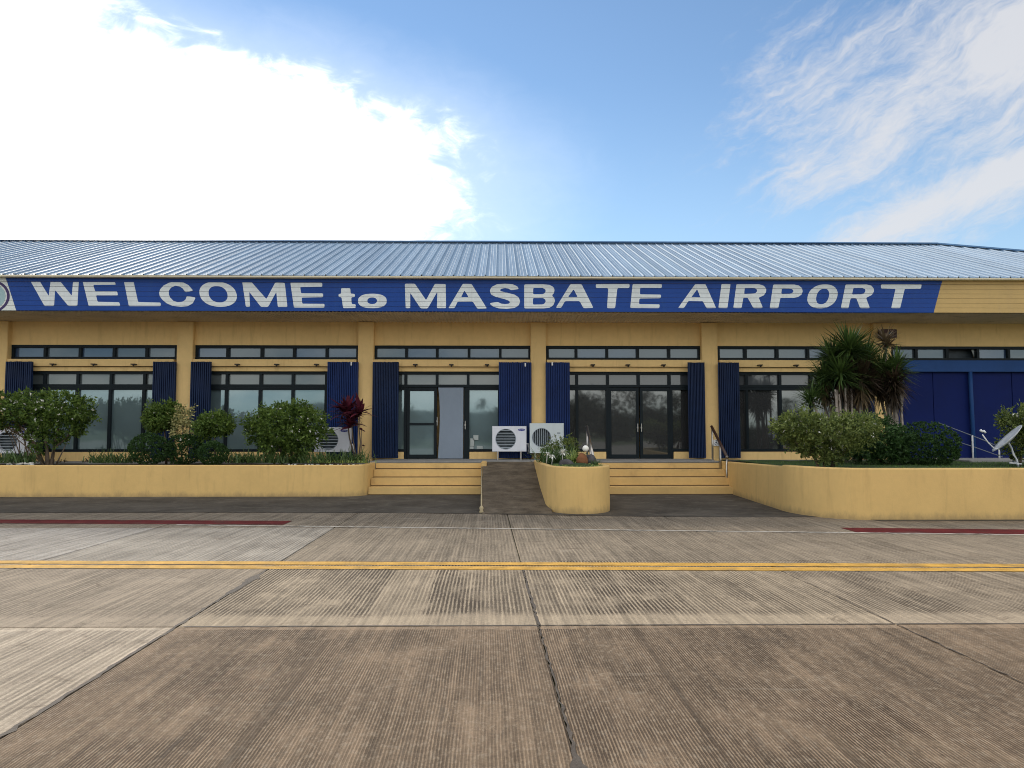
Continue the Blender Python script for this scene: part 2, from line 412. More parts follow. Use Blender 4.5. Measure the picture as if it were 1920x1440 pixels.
class MB:
    """collects world-space geometry and links it as one mesh object"""
    def __init__(self): self.v = []; self.f = []; self.mi = []; self.mats = []
    def slot(self, mat):
        if mat not in self.mats: self.mats.append(mat)
        return self.mats.index(mat)
    def add(self, vs, fs, mat=None):
        k = len(self.v); self.v += [tuple(p) for p in vs]
        s = self.slot(mat) if mat else 0
        for f in fs: self.f.append([i + k for i in f]); self.mi.append(s)
    def box(self, x0, x1, y0, y1, z0, z1, mat=None):
        x0, x1 = sorted((x0, x1)); y0, y1 = sorted((y0, y1)); z0, z1 = sorted((z0, z1))
        vs = [(x0, y0, z0), (x1, y0, z0), (x1, y1, z0), (x0, y1, z0), (x0, y0, z1), (x1, y0, z1), (x1, y1, z1), (x0, y1, z1)]
        self.add(vs, [(0, 3, 2, 1), (4, 5, 6, 7), (0, 1, 5, 4), (1, 2, 6, 5), (2, 3, 7, 6), (3, 0, 4, 7)], mat)
    def tube(self, pts, radii, n=8, mat=None, caps=True):
        pts = [Vector(p) for p in pts]
        if isinstance(radii, (int, float)): radii = [radii] * len(pts)
        vs = []; fs = []
        for i, p in enumerate(pts):
            t = (pts[min(i + 1, len(pts) - 1)] - pts[max(i - 1, 0)]).normalized()
            a = t.cross(Vector((0, 0, 1)) if abs(t.z) < 0.9 else Vector((1, 0, 0))).normalized(); b = t.cross(a)
            for j in range(n):
                th = 2 * math.pi * j / n
                vs.append(p + (a * math.cos(th) + b * math.sin(th)) * radii[i])
        for i in range(len(pts) - 1):
            for j in range(n):
                fs.append((i * n + j, i * n + (j + 1) % n, (i + 1) * n + (j + 1) % n, (i + 1) * n + j))
        if caps:
            fs.append(tuple(range(n))); fs.append(tuple(range((len(pts) - 1) * n, len(pts) * n))[::-1])
        self.add(vs, fs, mat)
    def sphere(self, c, r, nu=14, nv=9, mat=None, wob=0.0, seed=0):
        rr = random.Random(seed); ph = [rr.uniform(0, 6.3) for _ in range(6)]
        rx, ry, rz = (r, r, r) if isinstance(r, (int, float)) else r
        vs = []; fs = []
        for i in range(nv + 1):
            th = math.pi * i / nv
            for j in range(nu):
                p = 2 * math.pi * j / nu
                q = (math.sin(th) * math.cos(p), math.sin(th) * math.sin(p), math.cos(th))
                k = 1 + wob * (math.sin(3 * q[0] + ph[0]) + math.sin(4 * q[1] + ph[1]) + math.sin(4 * q[2] + ph[2]) + math.sin(7 * q[0] + 5 * q[1] + ph[3])) / 2
                vs.append((c[0] + rx * k * q[0], c[1] + ry * k * q[1], c[2] + rz * k * q[2]))
        for i in range(nv):
            for j in range(nu):
                fs.append((i * nu + j, (i + 1) * nu + j, (i + 1) * nu + (j + 1) % nu, i * nu + (j + 1) % nu))
        self.add(vs, fs, mat)
    def build(self, name, mat=None, parent=None, smooth=False, bevel=0.0, seg=2):
        me = bpy.data.meshes.new(name)
        me.from_pydata(self.v, [], self.f)
        names = self.mats if self.mats else [mat]
        for mm in names: me.materials.append(MATS[mm])
        if len(names) > 1:
            me.polygons.foreach_set('material_index', self.mi)
        if smooth: me.polygons.foreach_set('use_smooth', [True] * len(me.polygons))
        bm = bmesh.new(); bm.from_mesh(me)
        if bevel:
            bmesh.ops.remove_doubles(bm, verts=bm.verts, dist=1e-5)
        bmesh.ops.recalc_face_normals(bm, faces=bm.faces)
        if bevel:
            es = [e for e in bm.edges if len(e.link_faces) == 2 and e.calc_face_angle(0) > 0.5]
            bmesh.ops.bevel(bm, geom=es, offset=bevel, segments=seg, affect='EDGES', clamp_overlap=True)
        bm.to_mesh(me); bm.free()
        me.update()
        return link_mesh(name, me, parent)

def box(name, x0, x1, y0, y1, z0, z1, mat, parent=None, bevel=0.0):
    b = MB(); b.box(x0, x1, y0, y1, z0, z1); return b.build(name, mat, parent, bevel=bevel)


# ------------------------------------------------------------------ foliage helpers
def leaf_cloud(name, pts, nor, length, width, mat, parent=None, fold=0.25, jitter=0.5, tint=None, kind=None):
    n = len(pts)
    d = nor + rng.normal(0, 0.75, (n, 3)); d /= np.linalg.norm(d, axis=1)[:, None] + 1e-9
    r = rng.normal(0, 1, (n, 3)); s = np.cross(d, r); s /= np.linalg.norm(s, axis=1)[:, None] + 1e-9
    up = np.cross(s, d)
    L = length * rng.uniform(1 - jitter, 1 + jitter, n)[:, None]; W = width * rng.uniform(1 - jitter * .6, 1 + jitter * .6, n)[:, None]
    v = np.empty((n, 4, 3))
    v[:, 0] = pts; v[:, 2] = pts + d * L - up * L * 0.15
    mid = pts + d * L * 0.45 + up * W * fold
    v[:, 1] = mid + s * W * 0.5; v[:, 3] = mid - s * W * 0.5
    me = bpy.data.meshes.new(name)
    me.vertices.add(n * 4); me.vertices.foreach_set('co', v.reshape(-1))
    me.loops.add(n * 4); me.loops.foreach_set('vertex_index', np.arange(n * 4, dtype=np.int32))
    me.polygons.add(n); me.polygons.foreach_set('loop_start', np.arange(0, n * 4, 4, dtype=np.int32))
    at = me.attributes.new('tint', 'FLOAT', 'POINT')
    tt = (rng.beta(1.6, 2.0, n) if tint is None else tint)
    at.data.foreach_set('value', np.repeat(tt, 4).astype(np.float32))
    me.materials.append(MATS[mat]); me.update(calc_edges=True)
    o = link_mesh(name, me, parent)
    if kind: o['kind'] = kind
    return o

def blob_points(blobs, n, inner=0.55, lump=0.13, seed=0, loose=1.0, sprig=0.0):
    """points in the outer part of lumpy ellipsoids; blobs: (cx,cy,cz,rx,ry,rz)"""
    g = np.random.default_rng(seed + 100)
    B = np.array(blobs, float)
    area = (B[:, 3] * B[:, 4] + B[:, 4] * B[:, 5] + B[:, 3] * B[:, 5]); area /= area.sum()
    which = g.choice(len(B), n, p=area)
    d = g.normal(0, 1, (n, 3)); d /= np.linalg.norm(d, axis=1)[:, None]
    ph = g.uniform(0, 6.28, 8)
    k = 1 + lump * (np.sin(4.3 * d[:, 0] + ph[0] + which) + np.sin(5.1 * d[:, 1] + ph[1]) + np.sin(4.7 * d[:, 2] + ph[2] + 2 * which)
                    + np.sin(9 * d[:, 0] + 8 * d[:, 2] + ph[3]) * 0.7 + np.sin(11 * d[:, 1] - 9 * d[:, 2] + ph[4]) * 0.6) / 2
    rad = np.where(g.random(n) < 0.72, 0.86 + 0.30 * loose * g.random(n) ** 1.7, g.uniform(inner, 0.9, n)) * k
    p = B[which, :3] + d * B[which, 3:] * rad[:, None]
    if sprig:
        m = max(1, n // 11); par = g.integers(0, m, n)
        along = d[par] + g.normal(0, .25, (m, 3))[par] + np.array([0, 0, .25])
        p = p[par] + along * (g.random(n)[:, None] * sprig) + g.normal(0, sprig * .22, (n, 3))
        d = d[par] * .8 + g.normal(0, .35, (n, 3))
    return p, d

def ribbons(name, roots, dirs, lengths, widths, droop, mat, parent=None, seg=4, tint=None, kind=None):
    """long narrow leaves that arch under their weight"""
    n = len(roots); roots = np.asarray(roots, float); dirs = np.asarray(dirs, float)
    dirs = dirs / np.linalg.norm(dirs, axis=1)[:, None]
    side = np.cross(dirs, np.array([0, 0, 1.0]) + rng.normal(0, 0.12, (n, 3))); side /= np.linalg.norm(side, axis=1)[:, None] + 1e-9
    lengths = np.broadcast_to(lengths, (n,)); widths = np.broadcast_to(widths, (n,)); droop = np.broadcast_to(droop, (n,))
    prof = [0.75, 1.0, 0.85, 0.5, 0.06] if seg == 4 else [0.8, 1.0, 0.08]
    v = np.empty((n, seg + 1, 2, 3))
    for i in range(seg + 1):
        u = i / seg
        c = roots + dirs * (lengths * u)[:, None]
        c[:, 2] -= droop * lengths * u * u
        w = (widths * prof[i] * 0.5)[:, None]
        v[:, i, 0] = c - side * w; v[:, i, 1] = c + side * w
    base = (np.arange(n) * (seg + 1) * 2)[:, None, None]
    q = np.array([[2 * i, 2 * i + 1, 2 * i + 3, 2 * i + 2] for i in range(seg)])[None]
    faces = (base + q).reshape(-1)
    me = bpy.data.meshes.new(name)
    me.vertices.add(n * (seg + 1) * 2); me.vertices.foreach_set('co', v.reshape(-1))
    me.loops.add(len(faces)); me.loops.foreach_set('vertex_index', faces.astype(np.int32))
    me.polygons.add(n * seg); me.polygons.foreach_set('loop_start', np.arange(0, len(faces), 4, dtype=np.int32))
    at = me.attributes.new('tint', 'FLOAT', 'POINT')
    tt = rng.beta(1.6, 2.0, n) if tint is None else tint
    at.data.foreach_set('value', np.repeat(tt, (seg + 1) * 2).astype(np.float32))
    me.materials.append(MATS[mat]); me.update(calc_edges=True)
    o = link_mesh(name, me, parent)
    if kind: o['kind'] = kind
    return o


# ================================================================== GROUND
def sheet(name, poly, z, mat, parent=None, color=None, kind='structure'):
    me = bpy.data.meshes.new(name)
    me.from_pydata([(x, y, z) for x, y in poly], [], [list(range(len(poly)))])
    me.materials.append(MATS[mat]); me.update()
    o = link_mesh(name, me, parent)
    if color: o.color = color + (1,)
    if kind and parent is None: o['kind'] = kind
    return o
sheet('ground', [(-2500, -2500), (2500, -2500), (2500, 2500), (-2500, 2500)], -0.03, 'far_grass')

# broomed concrete slabs between recessed joints; joints lean slightly like the ones in the photograph
apron = thing('apron', None, None); apron['kind'] = 'structure'
def jx(k, y): return 0.305 + 2.815 * k - 0.0200 * (y - 6.1)
rows = [(-3.2, -0.05), (-0.05, 3.05), (3.05, 6.11), (6.11, 9.14), (9.14, 12.42), (12.42, 15.6)]
tone_row = [(0.236, 0.169, 0.110)] * 3 + [(0.34, 0.272, 0.19), (0.250, 0.203, 0.146), (0.222, 0.184, 0.136)]
special = {(2, -3): (0.46, 0.385, 0.295), (2, -2): (0.44, 0.365, 0.275), (3, -3): (0.30, 0.245, 0.18), (3, -2): (0.29, 0.235, 0.172),
           (3, 1): (0.30, 0.24, 0.17), (3, 2): (0.295, 0.238, 0.17), (4, -3): (0.33, 0.305, 0.27), (4, -2): (0.31, 0.28, 0.235)}
for r, (y0, y1) in enumerate(rows):
    for k in range(-5, 5):
        g = 0.006
        b = MB()
        a0, a1 = jx(k, y0) + g, jx(k + 1, y0) - g
        c0, c1 = jx(k, y1) + g, jx(k + 1, y1) - g
        e = 0.012
        top = [(a0 + e, y0 + g + e, 0), (a1 - e, y0 + g + e, 0), (c1 - e, y1 - g - e, 0), (c0 + e, y1 - g - e, 0)]
        mid = [(a0, y0 + g, -0.008), (a1, y0 + g, -0.008), (c1, y1 - g, -0.008), (c0, y1 - g, -0.008)]
        low = [(x, y, -0.028) for x, y, _ in mid]
        b.add(top + mid + low, [(0, 1, 2, 3)] + [(i, 4 + i, 4 + (i + 1) % 4, (i + 1) % 4) for i in range(4)] + [(4 + i, 8 + i, 8 + (i + 1) % 4, 4 + (i + 1) % 4) for i in range(4)])
        o = b.build('concrete_slab', ('concrete_raked' if r == 3 else 'concrete_broomed') if (r <= 3 and not (k <= -2 and r in (2, 3))) else 'concrete_worn', apron)
        cc = special.get((r, k), tone_row[r]); j = rnd.uniform(0.94, 1.06)
        o.color = tuple(x * j for x in cc) + (1,)
# surrounding concrete out to the edge of the apron
xl, xr = jx(-5, 6), jx(5, 6)
for poly in ([(-90, -60), (90, -60), (90, -3.2), (-90, -3.2)], [(-90, -3.19), (xl - .15, -3.19), (xl - .15, 15.6), (-90, 15.6)], [(xr + .15, -3.19), (90, -3.19), (90, 15.6), (xr + .15, 15.6)]):
    sheet('apron_edge', poly, -0.006, 'concrete_worn', None, (0.31, 0.285, 0.25))

# bituminous joint sealing, uneven where it was poured and smeared
def sealant(pts, w0, w1, seed, blobs=()):
    rr = random.Random(seed); b = MB(); vs = []
    n = len(pts)
    for i, (x, y) in enumerate(pts):
        u = i / (n - 1); w = (w0 + (w1 - w0) * u) * rr.uniform(0.55, 1.25)
        for (ub, wb) in blobs: w += wb * math.exp(-((u - ub) / 0.03) ** 2)
        cx = x + rr.uniform(-.01, .01)
        vs += [(cx - w * rr.uniform(.35, .65), y, 0.003), (cx + w * rr.uniform(.35, .65), y, 0.003)]
    b.add(vs, [(2 * i, 2 * i + 1, 2 * i + 3, 2 * i + 2) for i in range(n - 1)])
    b.build('joint_sealant', 'sealant', apron)
def joint_line(k, y0, y1, n): return [(jx(k, y0 + (y1 - y0) * i / n), y0 + (y1 - y0) * i / n) for i in range(n + 1)]
sealant(joint_line(0, 2.6, 6.1, 60), 0.022, 0.010, 1, ((0.27, 0.05), (0.24, 0.04)))
sealant(joint_line(0, 6.1, 9.1, 40), 0.022, 0.018, 2)
sealant(joint_line(-1, 2.6, 9.0, 90), 0.030, 0.026, 3, ((0.85, 0.10), (0.77, 0.05)))
sealant(joint_line(1, 2.6, 9.0, 80), 0.012, 0.008, 4)
b = MB()
for seed, (x0, x1) in enumerate(((-2.45, 0.32), (0.32, 3.1), (3.1, 9.0))):
    rr = random.Random(30 + seed); vs = []; n = 40
    for i in range(n + 1):
        x = x0 + (x1 - x0) * i / n
        vs += [(x, 6.11 - rr.uniform(.006, .022), 0.003), (x, 6.11 + rr.uniform(.006, .018), 0.003)]
    b.add(vs, [(2 * i, 2 * i + 2, 2 * i + 3, 2 * i + 1) for i in range(n)])
b.build('joint_sealant', 'sealant', apron)

# painted lines, laid on the concrete
def stripe(name, pl, pr, w_near, z, mat, ragged=0.006, seed=0, n=60):
    """pl, pr = ground points at the two ends of the stripe's centre line"""
    rr = random.Random(seed); vs = []
    for i in range(n + 1):
        p = pl.lerp(pr, i / n)
        vs += [(p.x, p.y - w_near / 2 - rr.uniform(0, ragged), z), (p.x, p.y + w_near / 2 + rr.uniform(0, ragged), z)]
    bb = MB(); bb.add(vs, [(2 * i, 2 * i + 2, 2 * i + 3, 2 * i + 1) for i in range(n)])
    return bb.build(name, mat)
def ext(a, b2, t0, t1): return a + (b2 - a) * t0, a + (b2 - a) * t1
yl, yr = G(0, 1054.5), G(1920, 1061)
p0, p1 = ext(yl, yr, -0.5, 1.5)
props(stripe('yellow_stripe', p0, p1, 0.20, 0.005, 'yellow_line', 0.010, 1, 140), 'far stripe of the double yellow line painted across the concrete', 'road marking')
yl, yr = G(0, 1062.5), G(1920, 1069)
p0, p1 = ext(yl, yr, -0.5, 1.5)
props(stripe('yellow_stripe', p0, p1, 0.20, 0.005, 'yellow_line', 0.010, 2, 140), 'near stripe of the double yellow line painted across the concrete', 'road marking')
ra, rb = G(0, 978.0), G(540, 980.5)
p0, p1 = ext(ra, rb, -0.6, 1.0)
props(stripe('red_stripe', p0, p1, 0.52, 0.005, 'red_line', 0.02, 3), 'dark red painted stripe ending in front of the plain yellow planter wall', 'road marking')
ra2, rb2 = G(1590, 994.0), G(1920, 997.5)
p0, p1 = ext(ra2, rb2, 0.0, 2.0)
props(stripe('red_stripe', p0, p1, 0.55, 0.005, 'red_line', 0.02, 4), 'bright red painted stripe below the planter with the palms', 'road marking')
wa, wb_ = G(330, 984.5), G(1920, 1003)
p0, p1 = ext(wa, wb_, 0.0, 1.4)
props(stripe('white_stripe', p0, p1, 0.035, 0.0055, 'white_line', 0.05, 5, 300), 'thin worn white line running beside the red stripes', 'road marking')
# dark asphalt in front of the steps
asph = [(-60, 14.75), (-6, 14.75), (-2.0, 14.6), (-0.55, 14.45), (1.0, 14.15), (2.2, 13.95), (4.2, 13.8), (6.2, 13.75), (6.5, 13.12), (60, 13.05), (60, 22), (-60, 22)]
rr = random.Random(77); edge = []
for (x0, y0), (x1, y1) in zip(asph[:9], asph[1:9] + [asph[9]]):
    m_ = max(1, int((x1 - x0) / 0.12)) if x0 > -14 and x1 < 14 else 1
    edge += [(x0 + (x1 - x0) * i / m_, y0 + (y1 - y0) * i / m_ + rr.gauss(0, .018)) for i in range(m_)]
sheet('asphalt_strip', edge + asph[9:], 0.006, 'asphalt')

# ================================================================== TERMINAL BUILDING
YW, YC, YG, YF = 21.95, 21.78, 22.06, 20.0       # wall, column fronts, glazing, fascia
bld = thing('terminal_building', 'long yellow one storey terminal with blue metal roof and navy folding shutters', 'building', (0, 22, 0))
XL, XR = -27.0, 21.7
Z_SOF = Z(605, YW); Z_T1 = Z(648, YW); Z_T0 = Z(675, YW); Z_M1 = Z(697, YW); Z_RAIL = Z(726, YW); Z_M0 = Z(847, YW)
Z_PL = 0.77
cols_px = [(-330, -300), (-30, 10), (329, 359), (670, 699.5), (995, 1024), (1317, 1347), (1641, 1674), (1975, 2005)]
wall = MB()
wall.box(XL, XR, YW, YW + 0.3, Z_T1, 5.5)                       # wall above the transom lights
wall.box(XL, X(-330, YC), YW, YW + 0.3, 0, Z_T1)
wall.box(X(2005, YC), XR, YW, YW + 0.3, 0, Z_T1)
wall.box(XL, XL + 0.3, YW + 0.302, 33, 0, 5.5)
wall.box(XR - 0.3, XR, YW + 0.302, 33, 0, 5.5)
wall.box(XL, XR, 33.002, 33.3, 0, 5.5)
wall.box(XL + 0.302, XR - 0.302, 22.5, 22.6, 0, Z_T1)           # inner wall behind the glazing
wall.build('wall', 'yellow_wall', bld)
for a, c in cols_px:
    box('column', X(a, YC), X(c, YC), YC, 22.35, 0.3, Z_SOF - 0.01, 'yellow_wall', bld, 0.012)

def frame_bars(b, xs, zs, y0, y1, w, zfull=None):
    """bars at x positions xs over zs[0]..zs[1] and horizontals at the ends"""
    z0, z1 = zs
    b.box(xs[0] - w / 2, xs[-1] + w / 2, y0, y1, z1 - w, z1)
    b.box(xs[0] - w / 2, xs[-1] + w / 2, y0, y1, z0, z0 + w)
    for x in xs: b.box(x - w / 2, x + w / 2, y0 + 0.003, y1 - 0.003, z0 + w, z1 - w)

def pane(parent, x0, x1, z0, z1, mat, y=YG):
    tx, tz = rnd.gauss(0, 0.0035), rnd.gauss(0, 0.0028)
    vs = []
    cx, cz = (x0 + x1) / 2, (z0 + z1) / 2
    for yy in (0, 0.008):
        for (x, z) in ((x0, z0), (x1, z0), (x1, z1), (x0, z1)):
            vs.append((x, y + yy + (x - cx) * tx + (z - cz) * tz, z))
    b = MB(); b.add(vs, [(0, 1, 2, 3), (7, 6, 5, 4), (0, 4, 5, 1), (1, 5, 6, 2), (2, 6, 7, 3), (3, 7, 4, 0)])
    return b.build('pane', mat, parent)

FW = 0.075
def window(px, z0, z1, mat, name='window', skip=()):
    """a row of panes between mullions at pixel columns px"""
    xs = [X(p, YW) for p in px]
    b = MB(); frame_bars(b, xs, (z0, z1), 21.97, 22.12, FW)
    f = b.build(name, 'frame_dark', bld)
    for i in range(len(xs) - 1):
        if i in skip: continue
        mt = 'glass_transom_blue' if mat == 'glass_transom' and rnd.random() < .40 else mat
        pane(f, xs[i] + FW / 2 - 0.004, xs[i + 1] - FW / 2 + 0.004, z0 + FW - 0.004, z1 - FW + 0.004, mt)
    return f

def ledge(pxa, pxb, brk):
    """projecting ledge with a painted shadow line in its gap, and its hanger brackets"""
    xa, xb = X(pxa, YW), X(pxb, YW)
    b = MB()
    b.box(xa, xb, 21.80, 22.2, Z(687.2, 21.8), Z_T0 - 0.004)
    b.box(xa, xb, 21.90, 22.2, Z_M1 + 0.003, Z(688.5, 21.9))
    b.build('ledge', 'yellow_wall', bld)
    bb = MB(); bb.box(xa + .02, xb - .02, 21.86, 22.2, Z(688.4, 21.9) + .001, Z(687.3, 21.8) - .001); bb.build('ledge_shadow_strip', 'joint_shadow', bld)  # dark strip standing in for the shadow between the two ledge bands
    for p in brk:
        x = X(p, 21.7)
        k = MB(); zc = Z(685, 21.7)
        k.box(x - 0.06, x + 0.06, 21.66, 21.80, zc + 0.005, zc + 0.032)
        k.tube([(x + 0.02, 21.70, zc + 0.01), (x + 0.0, 21.69, zc - 0.035)], 0.022, 8)
        k.build('hanger_bracket', 'bracket_dark', bld)

def shutter(pxa, pxb, n, mat='shutter_navy', Y=21.62, top=679, depth=0.055, loose=()):
    """folded accordion shutter: a zig-zag of narrow steel leaves"""
    xa, xb = X(pxa, Y), X(pxb, Y)
    z1 = Z(top, Y); z0 = Z_PL + 0.03
    vs = []; fs = []
    n = int(n * 1.35); pitch = (xb - xa) / n
    prof = []
    for i in range(n):                                   # each leaf: a narrow face, then a deep fold
        x = xa + pitch * i + rnd.uniform(-.05, .05) * pitch
        yo = rnd.uniform(-.004, .004)
        prof += [(x + .04 * pitch, Y + yo), (x + .70 * pitch, Y + yo + rnd.uniform(-.006, .006)), (x + .74 * pitch, Y + depth), (x + .98 * pitch, Y + depth)]
    dz = 0
    for q, (x, y) in enumerate(prof):
        if q % 4 == 0: dz = rnd.uniform(-.005, .004)
        vs += [(x, y, z0), (x, y, z1 + dz), (x, y + 0.012, z0), (x, y + 0.012, z1 + dz)]
    m = len(prof) - 1
    for i in range(m):
        a = 4 * i; c = a + 4
        fs += [(a, c, c + 1, a + 1), (a + 2, a + 3, c + 3, c + 2), (a + 1, c + 1, c + 3, a + 3), (a, a + 2, c + 2, c)]
    fs += [(0, 1, 3, 2), (4 * m, 4 * m + 2, 4 * m + 3, 4 * m + 1)]
    b = MB(); b.add(vs, fs)
    o = b.build('folding_shutter', mat, bld)
    return o

def latch(px, py, Y=21.58):
    p = U(px, py, Y); k = MB(); k.box(p.x - .02, p.x + .02, Y, Y + .03, p.z - .05, p.z + .05); k.build('shutter_latch', 'plastic_white', bld, bevel=.006)

def plinth(pxa, pxb):
    box('plinth', X(pxa, YW), X(pxb, YW), YW + 0.004, 22.2, Z_PL - 0.3, Z_M0 - 0.004, 'yellow_wall', bld, 0.01)

# bay by bay
def tw(px, skip=()): return window(px, Z_T0, Z_T1, 'glass_transom', 'transom_window', skip)
def upper(px, mat): return window(px, Z_RAIL, Z_M1, 'glass_upper' if mat == 'glass_film' else 'glass_upper_dark')
# far-left bay (mostly out of view)
tw([-297, -234, -171, -108, -32]); ledge(-297, -32, (-240, -165, -90))
window([-297, -234, -171, -108, -32], Z_M0, Z_M1, 'glass_film'); plinth(-299, -31)
# bay 0
tw([19, 80, 146, 210, 271.5, 327]); ledge(12, 328, (96, 173, 248))
upper([14, 81, 143.5, 206, 269, 327], 'glass_film')
window([14, 81, 142.5, 205, 268, 327], Z_M0, Z_RAIL - 0.005, 'glass_film'); plinth(12, 328)
shutter(8, 58, 10, 'shutter_navy'); shutter(285, 328, 9, 'shutter_navy')
# bay 1
tw([365, 424, 488.5, 549.5, 611, 669]); ledge(361, 669, (443, 517, 592))
upper([365, 424, 487.5, 548, 611, 668], 'glass_film')
window([365, 423, 486.5, 548, 610.5, 668], Z_M0, Z_RAIL - 0.005, 'glass_film'); plinth(361, 669)
shutter(356, 394, 8, 'shutter_navy'); shutter(613, 671, 13, 'shutter_blue'); latch(658.5, 682)
# bay 2 with the entrance
tw([702.5, 761, 819, 879, 938, 993.5]); ledge(701, 994, (778, 846, 913))
upper([702.5, 760, 819, 877.5, 938, 993], 'glass_film')
f = window([702.5, 760], Z_M0, Z_RAIL - 0.005, 'glass_film'); f = window([877.5, 936, 993], Z_M0, Z_RAIL - 0.005, 'glass_film')
plinth(701, 758); plinth(880.5, 994)
shutter(698, 747, 12, 'shutter_navy'); shutter(935, 997, 14, 'shutter_blue'); latch(985, 684)
# bay 3 with the double door
tw([1027, 1081, 1139, 1197, 1256, 1314]); ledge(1025, 1315, (1112, 1178, 1245))
upper([1027, 1082, 1140, 1198, 1256, 1314], 'glass_dark')
window([1027, 1082, 1139], Z_M0, Z_RAIL - 0.005, 'glass_dark'); window([1258, 1314], Z_M0, Z_RAIL - 0.005, 'glass_dark')
plinth(1025, 1136); plinth(1262, 1315)
shutter(1023, 1069, 11, 'shutter_blue'); shutter(1290, 1323, 9, 'shutter_navy'); latch(1035.5, 682)
# bay 4
tw([1349, 1400, 1460, 1518, 1578, 1639]); ledge(1347.5, 1640, (1427, 1495, 1562))
upper([1349, 1401, 1464, 1523, 1582, 1639], 'glass_dark')
window([1349, 1401, 1464, 1523, 1582, 1639], Z_M0, Z_RAIL - 0.005, 'glass_dark'); plinth(1347.5, 1640)
shutter(1347, 1388, 9, 'shutter_navy'); shutter(1598, 1640, 9, 'shutter_navy')
# bay 5: boarded navy wall under a blue lintel, one transom light missing
t5 = tw([1676, 1722, 1780, 1838, 1896, 1973], skip=(2,))
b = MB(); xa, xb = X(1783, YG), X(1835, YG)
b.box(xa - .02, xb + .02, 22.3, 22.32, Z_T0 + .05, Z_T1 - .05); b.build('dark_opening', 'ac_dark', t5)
b = MB(); b.add([(X(1826, YG), 22.10, Z_T1 - .075), (X(1841, YG), 22.10, Z_T1 - .075), (X(1841, YG), 22.10, Z_T0 + .075), (X(1832, YG), 22.10, Z_T0 + .075),
                 (X(1826, YG), 22.11, Z_T1 - .075), (X(1841, YG), 22.11, Z_T1 - .075), (X(1841, YG), 22.11, Z_T0 + .075), (X(1832, YG), 22.11, Z_T0 + .075)],
                [(0, 1, 2, 3), (7, 6, 5, 4), (0, 4, 5, 1), (1, 5, 6, 2), (2, 6, 7, 3), (3, 7, 4, 0)]); b.build('curtain', 'paper_white', t5)
box('lintel', X(1674, 21.8), X(1975, 21.8), 21.80, 22.2, Z(696, 21.8), Z_T0 - 0.004, 'lintel_blue', bld, 0.01)
xs5 = [1674, 1750, 1824, 1898, 1975]
for i in range(4):
    box('boarding_panel', X(xs5[i], YW) + .006, X(xs5[i + 1], YW) - .006, YW + (0.0 if i % 2 else 0.006), 22.2, Z_PL, Z(696, 21.8) - .004, 'navy_wall', bld, 0.004)
b = MB(); b.tube([U(1819, 697, 21.86), U(1821, 740, 21.86), U(1827, 862, 21.86)], 0.055, 10); b.build('downpipe', 'lintel_blue', bld, smooth=True)
# doors
def door(px0, px1, glass, panel_mat, rail=None, handle_px=None, handle_py=800, warp=0.0):
    x0, x1 = X(px0, YW), X(px1, YW); z0, z1 = Z_PL + 0.01, Z_RAIL - 0.01
    b = MB(); w = 0.10
    if glass:
        b.box(x0, x0 + w * .8, 21.985, 22.05, z0, z1); b.box(x1 - w * .8, x1, 21.985, 22.05, z0, z1)
        b.box(x0 + w * .8, x1 - w * .8, 21.988, 22.047, z1 - w, z1); b.box(x0 + w * .8, x1 - w * .8, 21.988, 22.047, z0, z0 + w * 1.1)
        if rail: b.box(x0 + w * .8, x1 - w * .8, 21.988, 22.047, rail - .03, rail + .03)
        d = b.build('door', 'frame_dark', bld)
        if rail:
            pane(d, x0 + w * .8 - .004, x1 - w * .8 + .004, rail + .026, z1 - w + .004, glass, 22.015)
            pane(d, x0 + w * .8 - .004, x1 - w * .8 + .004, z0 + w, rail - .026, glass, 22.015)
        else: pane(d, x0 + w * .8 - .004, x1 - w * .8 + .004, z0 + w, z1 - w + .004, glass, 22.015)
    else:
        n = 10; vs = []; fs = []
        for i in range(n + 1):
            u = i / n; z = z0 + (z1 - z0) * u
            xl2 = x0 + warp * math.sin(math.pi * (1 - u) ** 0.8)
            vs += [(xl2, 21.985, z), (x1 - .05, 21.985, z), (xl2, 22.03, z), (x1 - .05, 22.03, z)]
        for i in range(n):
            a = 4 * i; c = a + 4
            fs += [(a, a + 1, c + 1, c), (a + 2, c + 2, c + 3, a + 3), (a, c, c + 2, a + 2), (a + 1, a + 3, c + 3, c + 1)]
        fs += [(0, 2, 3, 1), (4 * n, 4 * n + 1, 4 * n + 3, 4 * n + 2)]
        b.add(vs, fs); d = b.build('door', panel_mat, bld)
    if handle_px:
        h = MB(); x = X(handle_px, YW); zh = Z(handle_py, YW)
        h.tube([(x, 21.93, zh - .12), (x, 21.93, zh + .12)], .014, 8); h.box(x - .02, x + .02, 21.935, 21.99, zh - .02, zh + .03)
        h.build('handle', 'steel', d)
    return d
dz_mid = Z(795, YW)
door(763, 819, 'glass_film', None, dz_mid, 820, 790)['label'] = 'glazed entrance door with a middle rail'
d = door(821.5, 872, None, 'door_panel_grey', None, 872.5, 797, 0.05); d['label'] = 'plain grey door leaf with a bowed edge'
b = MB(); b.box(X(870.5, YW), X(879.5, YW), 21.975, 22.12, Z_PL, Z_RAIL - .01); b.box(X(757.5, YW), X(762.5, YW), 21.975, 22.12, Z_PL, Z_RAIL - .01)
b.build('door_jamb', 'frame_dark', bld)
door(1141, 1198, 'glass_dark', None, None, 1195, 802); door(1200, 1257, 'glass_dark', None, None, 1202, 802)
b = MB(); b.box(X(1136.5, YW), X(1140.6, YW), 21.975, 22.12, Z_PL, Z_RAIL - .01); b.box(X(1257.4, YW), X(1261.5, YW), 21.975, 22.12, Z_PL, Z_RAIL - .01)
b.build('door_jamb', 'frame_dark', bld)

